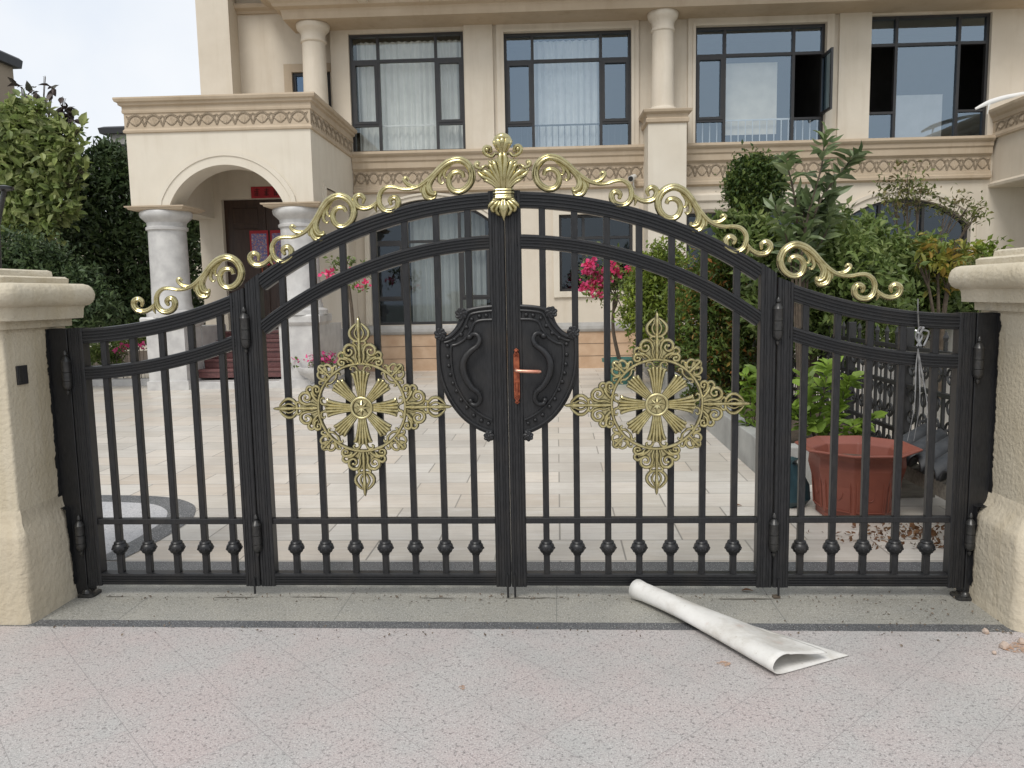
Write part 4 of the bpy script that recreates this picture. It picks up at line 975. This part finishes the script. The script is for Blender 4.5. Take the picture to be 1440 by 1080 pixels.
# black cast-iron fence
FX = 3.0
t = thing('iron_fence', 'black ornamental cast-iron fence behind the terracotta pot', 'fence', (FX, 3.0, .2))
y0, y1 = 1.35, 8.2
m = MB()
for z in (.34, .72, 1.02): m.box(FX-.018, FX+.018, y0, y1, z, z+.035)
part('rail', m, M['blackfence'], t, False, .004)
k = 0; y = y0
bm0 = bm1 = None
while y < y1:
    if k % 6 == 0: part('post', MB().box(FX-.035, FX+.035, y-.035, y+.035, -.02, 1.2), M['blackfence'], t, False, .006)
    elif bm0 is None: bm0 = part('bar', MB().box(FX-.011, FX+.011, y-.011, y+.011, .12, 1.12).lathe(FX, y, [(1.12,.014),(1.15,.022),(1.20,.001)], 6), M['blackfence'], t); b0y = y
    else:
        o = bm0.copy(); COL.objects.link(o); o.parent = t; o.location = (0, y-b0y, 0)
    if bm1 is None:
        om = MB()
        for zc, r in ((.50,.052),(.88,.055),(.24,.045)):
            om.tube([(FX, y+.10+r*math.cos(a), zc+r*math.sin(a)) for a in np.linspace(0, 6.283, 15)], .010, 5, (1,0,0)); om.tube([(FX, y, zc), (FX, y+.045, zc)], .008, 5); om.tube([(FX, y+.155, zc), (FX, y+.20, zc)], .008, 5); om.ball((FX, y+.10, zc), .016, 6); om.tube([(FX, y+.10, zc), (FX, y+.10, zc+r)], .006, 5, (1,0,0))
        for q in (-1, 1): om.tube([(FX, y+.10+q*.06*math.cos(a)*(1-a/9), .66+.05*math.sin(a)) for a in np.linspace(0, 5, 12)], .009, 5, (1,0,0))
        om.tube([(FX, y+.10, .12), (FX, y+.10, 1.05)], .007, 5, (1,0,0))
        bm1 = part('scrollwork', om, M['blackfence'], t, True); b1y = y
    else:
        o = bm1.copy(); COL.objects.link(o); o.parent = t; o.location = (0, y-b1y, 0)
    y += .20; k += 1
m = MB().box(4.6, 4.8, .6, 12, -.02, 1.15); m.box(4.56, 4.84, .6, 12, 1.15, 1.2)
single('garden_wall', m, M['white_paint'], 'white rendered wall seen through the black iron fence', 'wall', (4.7, 5, 0))

# terracotta pot: eight-sided, flared
def pot(cx, cy, z0, H, r0, r1, rim, n=8, a0=None):
    m = MB(); a0 = math.pi/n if a0 is None else a0; prof = [(0,r0),(.08,r0*1.0),(.10,r0*1.03),(.5,r0*1.10),(.75,r0*1.22),(.9,r1*.92),(.97,r1),(1.0,rim),(1.03,rim*1.0),(1.03,rim*.93),(.95,r1*.86),(.6,r1*.72),(.55,.01)]
    return m.loft([[(cx+r*math.cos(a0+2*math.pi*k/n), cy+r*math.sin(a0+2*math.pi*k/n), z0+h*H) for k in range(n)] for h, r in prof])
pc = (2.235, 1.5)
t = thing('flower_pot', 'big eight-sided terracotta pot with flared rim behind the gate', 'flower pot', (pc[0], pc[1], 0))
b = part('pot', pot(*pc, 0, .455, .25, .325, .395), M['terracotta'], t, False, .008)
m = MB()
for k in range(8):
    a = math.pi/4*k; d = np.array([math.cos(a), math.sin(a), 0]); e = np.array([-math.sin(a), math.cos(a), 0]); r = .257*math.cos(math.pi/8)+.012
    c0 = np.array([*pc, 0])+d*r
    q = [c0-e*.08+np.array([0,0,.07]), c0+e*.08+np.array([0,0,.07]), c0+e*.085+d*.015+np.array([0,0,.30]), c0-e*.085+d*.015+np.array([0,0,.30])]
    m.tube(q+[q[0]], .005, 5, tuple(d))
    m.tube([c0+d*.001+e*.03*math.cos(u)+np.array([0,0,.19+.045*math.sin(u)]) for u in np.linspace(0,6.283,15)], .003, 5, tuple(d))
part('moulded_panel', m, M['terracotta'], b, True)
part('soil', MB().lathe(*pc, [(.33,.23),(.365,.225),(.372,.01)], 8), M['soil'], b)
single('leaf_litter', Raw(*leafmesh('x', np.stack([RNG.normal(2.5,.28,420), RNG.normal(1.02,.16,420), RNG.uniform(.004,.012,420)],1), .035, None, .6, .3)), M['litter'], 'scattered brown dead leaves around the foot of the terracotta pot', 'leaf litter', (2.5,1,0), kind='stuff')
for i, (px, py, lab) in enumerate(((1037,712,'single curled brown leaf on the pale driveway beside the gate seam'),(1050,832,'thin dark dry leaf lying under the gate'))):
    g = G(px, py); m = MB(); m.tube(catmull([g+np.array([-.025,0,.006]), g+np.array([0,.004,.012]), g+np.array([.03,-.003,.007])], 4), [.003,.012,.003], 6, (0,0,1), .35)
    single('fallen_leaf', m, M['litter'], lab, 'leaf', tuple(g), 'fallen leaves near the gate', True)
# teal bag beside the pot
m = MB(); g = np.array([1.86, 1.75, 0]); R = []
for i, (z, r) in enumerate(((0,.11),(.05,.14),(.15,.13),(.24,.09),(.30,.05),(.33,.07))):
    R.append([(g[0]+r*(1+random.uniform(-.2,.2))*math.cos(2*math.pi*k/14), g[1]+r*(1+random.uniform(-.2,.2))*math.sin(2*math.pi*k/14), z) for k in range(14)])
m.loft(R); single('plastic_bag', m, M['teal'], 'crumpled teal plastic bag beside the terracotta pot', 'bag', (1.86,1.75,0), None, True)
# stacked roof tiles on timber
single('timber_plank', MB().box(2.62, 2.72, .62, 2.2, .20, .30), M['timber'], 'weathered grey timber plank carrying the stacked roof tiles', 'plank', (2.67,1.3,.2), None, False, .004)
single('timber_block', MB().box(2.60, 2.95, 1.9, 2.02, 0, .198), M['timber'], 'grey timber block propping the far end of the plank', 'block', (2.77,1.96,0), 'timber blocks under the plank', False, .004)
single('timber_block', MB().box(2.60,2.95,.75,.87,0,.198), M['timber'], 'grey timber block propping the near end of the plank', 'block', (2.77,.81,0), 'timber blocks under the plank', False, .004)
for i in range(6):
    y = .78+.21*i; m = MB(); R = []
    for u in (0, 1):
        ring = []
        for a in np.linspace(.1, math.pi-.1, 9): ring.append((2.58+.40*u+.0, y+.088*math.cos(a)+.30*u, .31+.10*u+.085*math.sin(a)+.006*(i % 2)))
        R.append(ring)
    lab = ['curved dark roof tile at the near end of the row on the plank','curved dark roof tile second from the near end of the plank','curved dark roof tile third from the near end of the plank','curved dark roof tile third from the far end of the plank','curved dark roof tile second from the far end of the plank','curved dark roof tile at the far end of the row on the plank'][i]
    single('roof_tile', m.loft(R, closed=False), M['tile'], lab, 'roof tile', (2.78, y, .32), 'roof tiles stacked on the plank', True, solid=.016)
# silver ribbon on the gate
m = MB(); p = lambda x, y, Y=.0: P(x, y, Y)
m.tube([p(1291,420,-.004), p(1291,440,-.012), p(1292,462,-.01)], .003, 5)
for k in range(5):
    a = random.uniform(0,6.28); b0 = p(1292+random.uniform(-6,6), 464, -.01)
    m.tube(catmull([b0, b0+np.array([.03*math.cos(a),-.012,.018*math.sin(a)]), b0+np.array([.035*math.cos(a+.7),-.006,-.03]), b0+np.array([.012*math.cos(a),-.01,-.075])], 4), .0042, 5, (0,1,0), .3)
for x0, x1 in ((1288,1276),(1293,1285),(1296,1304)): m.tube(catmull([p(1291,490,-.01), p(x0,520,-.008), p((x0+x1)/2+4,570,-.01), p(x1,620,-.006)], 5), [.002,.004,.002,.001], 5, (0,1,0), .3)
single('plastic_ribbon', m, M['silver'], 'silver plastic ribbon tied to the gate and dangling down', 'ribbon', tuple(P(1291,440,-.01)), None, True)

# plants of the bed
gz = .24
def gbase(px, Y): 
    p = P(px, 500, Y); return (p[0], p[1])
plant('photinia_hedge', 'tall clipped hedge with orange-red young shoots behind the gate', 'hedge', [(985,410,42),(1000,490,50),(1030,430,42),(1040,520,42),(960,480,35),(1015,375,35),(1070,450,40),(1000,560,35),(1060,560,30)], 5.2, 20000, .06, 'hedge', gbase(1015,5.2), None, .4, ground=gz, spread=.2)
plant('golden_bush', 'yellow-green bush against the villa wall beside the tall pier', 'bush', [(915,395,32),(935,370,28),(940,425,38),(905,440,30),(925,480,32)], 8.4, 9000, .085, 'yellowgreen', gbase(925,8.4), None, .4, ground=gz)
plant('topiary_tree', 'round clipped ball tree in front of the carved belt course', 'tree', [(1060,258,34),(1044,264,24),(1078,264,25),(1062,244,24),(1060,276,30)], 7.6, 20000, .06, 'topi', gbase(1070,7.6), None, .45, ground=gz, spread=.2, stem_r=.05)
plant('broadleaf_shrub', 'large dense mid-green shrub rising behind the side gate leaf', 'shrub', [(1045,335,32),(1020,320,22),(1060,345,40),(1100,370,52),(1150,340,50),(1175,390,62),(1130,440,55),(1090,430,45),(1210,420,60),(1180,460,50)], 4.6, 15000, .085, 'mid', gbase(1140,4.6), None, .5, ground=gz, full=False, spread=.2)
plant('leafy_shrub', 'spreading mid-green shrub below the arched window by the pillar', 'shrub', [(1225,365,45),(1270,395,55),(1310,415,55),(1250,440,50),(1345,405,40),(1300,375,35),(1205,335,28),(1370,420,35)], 5.6, 14000, .085, 'mid', gbase(1270,5.6), None, .5, ground=gz, spread=.2)
plant('croton', 'bushy croton with yellow and orange leaves near the pillar', 'shrub', [(1318,358,26),(1345,345,22),(1335,375,28),(1300,370,20)], 4.9, 420, .11, 'croton', gbase(1320,4.9), None, .35, True, ground=gz)
plant('fruit_tree', 'thin open tree with olive leaves before the arched window', 'tree', [(1275,258,26),(1255,275,22),(1295,272,20),(1350,290,22),(1370,305,16),(1335,300,16),(1275,285,20)], 7.2, 900, .065, 'olive', gbase(1275,7.2), None, .45, ground=gz, stem_r=.022, per=6, spread=.28)
plant('barberry_bush', 'small dark reddish bush just above the pillar cap', 'bush', [(1385,385,20),(1405,392,14),(1370,378,16)], 4.2, 700, .045, 'olive', gbase(1385,4.2), None, .5, ground=gz, stem_r=.012)
plant('lime_shrub', 'soft pale lime-green shrub at the end of the bed by the villa corner', 'shrub', [(1395,365,22),(1375,360,18)], 6.4, 500, .08, 'yellowgreen', gbase(1390,6.4), None, .5, ground=gz, stem_r=.012)
# tall plant with long glossy leaves
def stalk_plant(name, label, cat, stems, Y, mat, size, n, base, ground, aspect=.36, r=.014):
    t = thing(name, label, cat, (base[0], base[1], ground)); mb = MB(); cs = []; ds = []
    for st in stems:
        pts = [np.array([base[0], base[1], ground-.03])]+[P(x, y, Y+random.uniform(-.12,.12)) for x, y in st]
        cc = catmull(pts, 8); mb.tube(cc, [r, r*.8, r*.35], 6); m_ = len(cc)
        for k in range(n):
            u = .35+.65*(k/n)**.8; i = min(m_-2, int(u*(m_-1))); d = cc[i+1]-cc[i]; d /= np.linalg.norm(d)+1e-9
            a = k*2.4; o = np.array([math.cos(a), math.sin(a), .0]); cs.append(cc[i]); ds.append(o*1.0+d*.5+np.array([0,0,.25 if u > .9 else .05]))
    part('stem', mb, M['bark'], t, True)
    v, f = leafmesh('x', np.array(cs), size, None, aspect, .6, True, .3, np.array(ds)); part('foliage', Raw(v, f), L[mat], t)
stalk_plant('laurel_shrub', 'tallest plant of the bed with long glossy upright leaves', 'shrub', [[(1125,400),(1135,310),(1155,235),(1160,185)],[(1130,380),(1150,290),(1185,240),(1205,215)],[(1120,390),(1120,300),(1108,235),(1102,222)],[(1135,400),(1150,310),(1175,262)],[(1115,400),(1105,330),(1090,290)],[(1130,400),(1160,330),(1170,290)],[(1125,400),(1130,330),(1130,270)]], 3.9, 'glossy', .17, 46, gbase(1128,3.9), gz)
# young bright plant behind the pot
stalk_plant('young_shrub', 'bright light-green young plant growing behind the terracotta pot', 'plant', [[(1150,600),(1160,545),(1165,510)],[(1140,600),(1140,560),(1128,530)],[(1165,610),(1185,560),(1195,530)],[(1160,620),(1200,600),(1232,585)],[(1150,620),(1170,590),(1180,570)],[(1145,610),(1125,590),(1115,570)],[(1165,620),(1190,620),(1215,600)]], 2.75, 'bright', .13, 36, gbase(1155,2.75), gz, .5, .007)
stalk_plant('young_shrub', 'bright light-green young plant over the low cement wall', 'plant', [[(1060,600),(1055,560),(1048,525)],[(1060,600),(1065,560),(1065,520)],[(1055,605),(1045,580),(1040,560)],[(1070,600),(1080,560),(1090,540)]], 3.3, 'bright', .12, 26, gbase(1070,3.3), gz, .5, .007)

# bougainvillea in green pot, and by the porch
def bougain(label, crown, fl, Y, base, trunkpts, n, g, potted):
    t = thing('bougainvillea', label, 'flowering tree', (base[0], base[1], g), 'bougainvillea trees by the villa')
    mb = MB(); pts = [np.array([base[0], base[1], g])]+[P(x, y, Y) for x, y in trunkpts]; mb.tube(catmull(pts, 5), [.035,.028,.018], 7)
    e = pts[-1]; bl = pblobs(crown, Y)
    for x, y, z, r in bl: mb.tube(catmull([pts[-2], e, np.array([x,y,z])], 4), [.02,.012,.005], 5)
    part('trunk', mb, M['bark'], t, True)
    v, f = leafmesh('x', clumps(bl, n, 10, .28), .075, None, .5, .4); part('crown', Raw(v, f), L['mid'], t)
    fb = pblobs(fl, Y-.15); v, f = leafmesh('x', clumps(fb, n//2, 14, .25), .06, None, .9, .4); part('blossom', Raw(v, f), L['magenta'], t)
gp = P(872, 505, 9.4)
bougain('magenta-flowered bougainvillea standing in the green pot', [(850,385,30),(872,398,30),(892,388,24),(838,405,20),(895,412,22),(880,445,14),(900,440,14),(860,365,16),(830,382,16)], [(885,380,9),(868,388,8),(823,402,12),(832,380,11),(845,395,14),(838,412,9),(860,372,9),(825,375,7)], 9.4, (gp[0], gp[1]), [(863,470),(862,440),(866,418)], 1300, .33, True)
t = thing('flower_pot', 'round green pot holding the magenta bougainvillea', 'flower pot', (gp[0], gp[1], 0))
part('pot', MB().lathe(gp[0], gp[1], [(0,.20),(.05,.21),(.36,.27),(.365,.30),(.42,.31),(.425,.28),(.36,.26),(.35,.01)], 24), M['greenpot'], t, True)
part('soil', MB().lathe(gp[0], gp[1], [(.33,.24),(.345,.235),(.35,.01)], 16), M['soil'], t)
lp = P(500, 525, 9.6)
bougain('slim bougainvillea with few red flowers standing beside the entrance column', [(478,372,16),(492,360,12),(505,400,14),(470,390,12),(515,380,10)], [(462,380,8),(466,397,8),(508,398,9),(455,405,6),(490,385,6)], 9.6, (lp[0], lp[1]), [(496,450),(490,400),(486,380)], 260, 0, False)
# stone bowl planter with pink flowers by the steps
bp = np.array([-3.75, 9.35, 0])
t = thing('stone_planter', 'round pale stone bowl planted with pink flowers beside the steps', 'planter', tuple(bp))
part('bowl', MB().lathe(bp[0], bp[1], [(0,.25),(.06,.26),(.09,.2),(.14,.24),(.26,.40),(.32,.43),(.36,.43),(.365,.38),(.32,.36),(.31,.01)], 28), M['marble'], t, True)
v, f = leafmesh('x', np.stack([RNG.normal(bp[0],.17,260), RNG.normal(bp[1],.17,260), RNG.uniform(.33,.5,260)],1), .07, None, .5, .5); part('foliage', Raw(v, f), L['mid'], t)
v, f = leafmesh('x', np.stack([RNG.normal(bp[0],.2,110), RNG.normal(bp[1]-.08,.15,110), RNG.uniform(.40,.58,110)],1), .06, None, .9, .5); part('blossom', Raw(v, f), L['pink'], t)
plant('potted_shrub', 'small leafy shrub standing between the steps and the flower bowl', 'shrub', [(415,455,16),(420,475,18),(408,470,14),(428,460,12)], 9.75, 700, .06, 'mid', (P(417,500,9.75)[0], 9.75), None, .4, stem_r=.012)

# ================================================================== LEFT SIDE
tb = P(10, 500, 7.0)
tb = P(10, 500, 11.0)
plant('broadleaf_tree', 'pale green broad-leaved tree rising behind the left pillar', 'tree', [(12,170,24),(40,175,22),(68,182,20),(88,195,15),(15,210,28),(48,212,24),(80,225,20),(102,215,11),(10,250,30),(45,252,26),(75,262,20),(98,255,12),(20,290,26),(52,296,24),(82,292,18),(30,325,22),(62,325,16),(104,285,11),(-15,190,30),(-20,240,30),(-15,290,30),(55,150,9),(30,148,10),(112,178,7),(116,240,8)], 11.0, 6500, .17, 'pale', (tb[0]-.6, 11.0), None, .55, True, stem_r=.04, spread=.38, per=6, up=.1)
t, bl = plant('purple_leaf_tree', 'sparse tree with dark purple leaves poking above the pale green tree', 'tree', [(30,124,8),(48,136,10),(64,146,10),(90,158,9),(72,126,6),(97,170,7),(64,108,4),(90,138,4)], 12.5, 120, .18, 'purple', (P(60,500,12.5)[0], 12.5), None, .5, True, stem_r=.03, per=4, spread=.3)
plant('evergreen_tree', 'big dark evergreen tree filling the gap beside the porch', 'tree', [(130,255,50),(165,245,40),(105,320,55),(165,330,55),(225,330,50),(150,395,45),(215,275,35),(210,400,40),(265,330,25),(100,385,45),(255,400,30),(255,280,25),(150,218,20),(180,440,40),(225,440,35),(140,450,45),(270,450,25),(262,370,25,2),(258,430,28,2),(266,310,22,2),(235,470,30,1)], 13.0, 36000, .13, 'dark', (P(235,480,13.0)[0], 13.0), None, .45, stem_r=.07, spread=.22)
plant('evergreen_shrub', 'wide dark evergreen shrub low behind the left pillar', 'shrub', [(20,365,40),(60,370,40),(-10,400,50),(100,400,35),(50,410,45),(130,430,35),(90,440,40)], 9.2, 18000, .09, 'dark', (P(50,520,9.2)[0], 9.2), None, .45, stem_r=.03)
plant('low_shrub', 'low bright green shrub seen through the side gate leaf', 'shrub', [(150,495,20),(175,480,18),(135,500,18),(195,470,14),(160,505,14)], 10.8, 2000, .075, 'mid', (P(160,510,10.8)[0], 10.8), None, .45, stem_r=.012)
c = np.concatenate([clumps(pblobs([(178,488,7),(196,486,6),(165,492,5)], 10.4), 70, 10, .3)]); v, f = leafmesh('x', c, .06, None, .9, .4)
tt = thing('pink_flowers', 'patch of pink flowers before the low green shrub', 'flowers', tuple(P(180,512,10.4)))
part('blossom', Raw(v, f), L['pink'], tt)
mb = MB()
for k in range(0, len(c), 5): mb.tube([np.array([c[k][0], c[k][1], -.01]), c[k]], .004, 4)
part('stem', mb, M['bark'], tt)
single('bed_kerb', MB().box(-13, -6.95, 9.95, 10.15, -.02, .12), M['marble'], 'pale stone kerb along the shrubs left of the porch', 'kerb', (-9,10.05,0), None, False, .01)
# garden lamp leaning at the edge
a, b = P(-4, 318, 5.0), P(6, 268, 5.0)
t = thing('garden_lamp', 'grey lamp pole with a dark head at the left edge', 'lamp', (a[0]-.05, 5.0, 0))
part('pole', MB().tube([np.array([a[0]-.12,5.0,-.01]), a, b], [.03,.03,.026], 10), M['cone_metal'], t, True); part('lamp_head', MB().lathe(b[0], 5.0, [(b[2]-.01,.03),(b[2]+.01,.10),(b[2]+.04,.10),(b[2]+.06,.02)], 14), M['black'], t, True)
# neighbours
p = P(18, 95, 32); t = thing('neighbour_house', 'brown house with dark roof at the far left edge', 'house', (p[0]-4, 28, 0), 'houses beyond the garden')
part('wall', MB().box(p[0]-8, p[0], 26, 32, -.02, p[2]), M['neigh'], t); part('roof', MB().rectloft(p[0]-8, p[0], 26, 32, [(p[2],.25),(p[2]+.35,.3),(p[2]+.45,.2)]), M['neighroof'], t)
part('eave_band', MB().box(p[0]-8.05, p[0]+.06, 25.93, 26.0, p[2]-1.3, p[2]-.4), M['white_paint'], t)
p = P(143, 186, 34); t = thing('neighbour_house', 'grey house with dark gabled roof peeping beside the porch cornice', 'house', (p[0]+4, 36, 0), 'houses beyond the garden')
part('wall', MB().box(p[0]+.4, p[0]+9, 34, 42, -.02, p[2]-.1), M['plan_wall'], t)
part('roof', MB().rectloft(p[0]+.2, p[0]+9, 34, 42, [(p[2]-.1,.2),(p[2]+.15,.25),(p[2]+.25,.05),(p[2]+.9,-3)]), M['neighroof'], t)
part('window', MB().box(p[0]+.9, p[0]+2.6, 33.93, 34.02, p[2]-2.2, p[2]-.6), M['frame'], t)
p = P(55, 330, 20); single('boundary_wall', MB().box(p[0]-6, p[0]+6, 20, 20.3, -.02, p[2]+.2).box(p[0]-6.05, p[0]+6.05, 19.95, 20.35, p[2]+.2, p[2]+.3), M['porchwall'], 'pale boundary wall glimpsed between the trees on the left', 'wall', (p[0], 20.1, 0))

# ================================================================== ROLLED SHEET and bits on the ground
A0, B0 = np.array([.622,-.02]), np.array([1.118,-.785]); ax = (B0-A0); LN = np.linalg.norm(ax); ax /= LN; pr = np.array([-ax[1], ax[0]])
NS = 60
far = []
for i in range(NS):
    u = i/(NS-1); a = rad(-40-360*1.9*u); r = .052-.010*u; far.append((r*math.cos(a), .053+r*math.sin(a)))
near_c = catmull([(.352,.004),(.26,.005),(.16,.004),(.07,.003),(.0,.004),(-.045,.018),(-.058,.046),(-.035,.073),(.01,.082),(.07,.072),(.13,.054),(.19,.042),(.235,.040)], 10)
near_c = np.array(near_c); s_ = np.concatenate([[0], np.cumsum(np.linalg.norm(np.diff(near_c, axis=0), axis=1))]); uu = np.linspace(0, s_[-1], NS)
near = np.stack([np.interp(uu, s_, near_c[:,0]), np.interp(uu, s_, near_c[:,1])], 1)
V_, F_ = [], []; NT = 26
for j in range(NT+1):
    t_ = j/NT; w = t_**.95
    for i in range(NS):
        s = far[i][0]*(1-w)+near[i][0]*w; z = far[i][1]*(1-w)+near[i][1]*w
        sk = .035*max(0, s)/.35*w; wob = (.006*math.sin(23*t_+1)+.004*math.sin(41*t_))*(1 if i == NS-1 else .6 if i == NS-2 else 0)*w; z += .004*w*math.sin(11*t_+s*18)*(1 if s > .03 and z > .02 else 0)
        q = A0+ax*(LN*t_+sk)+pr*(s+wob); V_.append((q[0], q[1], max(.0035, z)+.0015))
for j in range(NT):
    for i in range(NS-1): o = j*NS+i; F_.append((o, o+1, o+NS+1, o+NS))
single('rolled_sheet', MB().add(V_, F_), M['sheet'], 'white vinyl sheet loosely rolled up and lying in front of the gate', 'rolled sheet', (.87,-.4,0), None, True, solid=.003)
for i, (px, py, r, lab) in enumerate(((1386,891,.014,'pale rubble stone nearest the gate at the pillar foot'),(1412,912,.018,'largest pale rubble stone on the clay patch'),(1398,920,.009,'tiny rubble chip on the near edge of the clay patch'),(1436,905,.014,'rubble stone at the right edge of the clay patch'))):
    g = G(px, py); m = MB(); m.ball((g[0], g[1], r*.7), r, 8); m.v = [(a+random.uniform(-.2,.2)*r, b+random.uniform(-.2,.2)*r, max(.001, c+random.uniform(-.15,.15)*r)) for a, b, c in m.v]
    single('rubble_stone', m, M['pebble'], lab, 'stone', (g[0], g[1], 0), 'rubble stones by the pillar')
def stain(px, py, rx, ry, name, lab):
    g = G(px, py); pts = [(g[0]+rx*math.cos(a)*random.uniform(.6,1.2), g[1]+ry*math.sin(a)*random.uniform(.6,1.2)) for a in np.linspace(0, 6.283, 22)[:-1]]
    single(name, MB().sheet(pts, .004), M['clay'], lab, 'clay stain', (g[0], g[1], 0), 'clay stains on the pavement')
stain(1018,934,.028,.024,'clay_stain','orange clay stain beside the rolled sheet'); stain(1432,912,.09,.05,'clay_stain','large orange clay smear at the foot of the pillar'); stain(650,968,.012,.02,'clay_stain','tiny orange clay fleck in the open middle of the pavement')
gx = np.concatenate([RNG.uniform(-2.2,2.2,220), RNG.normal(1.95,.25,120), RNG.uniform(-2.25,2.25,140)]); gy = np.concatenate([RNG.normal(.0,.035,220), RNG.normal(-.2,.15,120), RNG.normal(-.40,.05,140)])
single('grit', Raw(*leafmesh('x', np.stack([gx, gy, np.full(len(gx), .0035)],1), .011, None, .7, .8)), simple('grit', (.07,.055,.04), (.2,.16,.12), 40, .9), 'dark grit and crumbs scattered along the threshold', 'grit', (0,0,0), kind='stuff')
single('stone_chip', MB().box(1.29, 1.325, -.005, .02, 0, .014), M['bark'], 'dark chip lying just under the gate near the terracotta pot', 'chip', (1.3,.0,0), None, False, .003)

# ================================================================== LIGHT, SKY, CAMERA
W = bpy.data.worlds.new('World'); scene.world = W; W.use_nodes = True; nt = W.node_tree
bg = nt.nodes['Background']; sky = nt.nodes.new('ShaderNodeTexSky'); sky.sky_type = 'NISHITA'; sky.sun_disc = False
SE, SR = rad(52), rad(200)
sky.sun_elevation = SE; sky.sun_rotation = SR; sky.air_density = 1.0; sky.dust_density = 3.0
tc = nt.nodes.new('ShaderNodeTexCoord'); nz = N(nt, 'ShaderNodeTexNoise', Scale=2.2, Detail=5.0, Roughness=.55); nt.links.new(tc.outputs['Generated'], nz.inputs['Vector'])
cl = ramp(nt, nz.outputs[0], [(.34,(7.2,7.9,8.9)),(.5,(8.6,8.9,9.3)),(.66,(9.4,9.5,9.6))])
mx = mixc(nt, .86, sky.outputs[0], cl); nt.links.new(mx, bg.inputs[0]); bg.inputs[1].default_value = .086
sd = bpy.data.lights.new('sun', 'SUN'); sd.energy = 1.5; sd.angle = rad(22); sd.color = (1,.97,.92)
so = bpy.data.objects.new('sun', sd); COL.objects.link(so)
# sun stands behind the camera, a little to its left
az = rad(200); dvec = Vector((math.sin(az)*math.cos(SE), math.cos(az)*math.cos(SE), math.sin(SE)))
so.rotation_euler = dvec.to_track_quat('Z', 'Y').to_euler()

cd = bpy.data.cameras.new('camera'); co = bpy.data.objects.new('camera', cd); COL.objects.link(co); scene.camera = co
cd.sensor_fit = 'HORIZONTAL'; cd.sensor_width = 36; cd.lens = CF/1440*36; cd.clip_end = 1000; cd.clip_start = .05
from mathutils import Matrix
co.matrix_world = Matrix(((CR[0],CU[0],-CD[0],CX),(CR[1],CU[1],-CD[1],CY),(CR[2],CU[2],-CD[2],CZ),(0,0,0,1)))
scene.render.engine = 'CYCLES'; scene.cycles.use_denoising = True; scene.cycles.max_bounces = 8; scene.cycles.transparent_max_bounces = 16
vs = scene.view_settings; vs.view_transform = 'Standard'; vs.look = 'None'; vs.exposure = 0.42; vs.gamma = 1; vs.use_curve_mapping = False
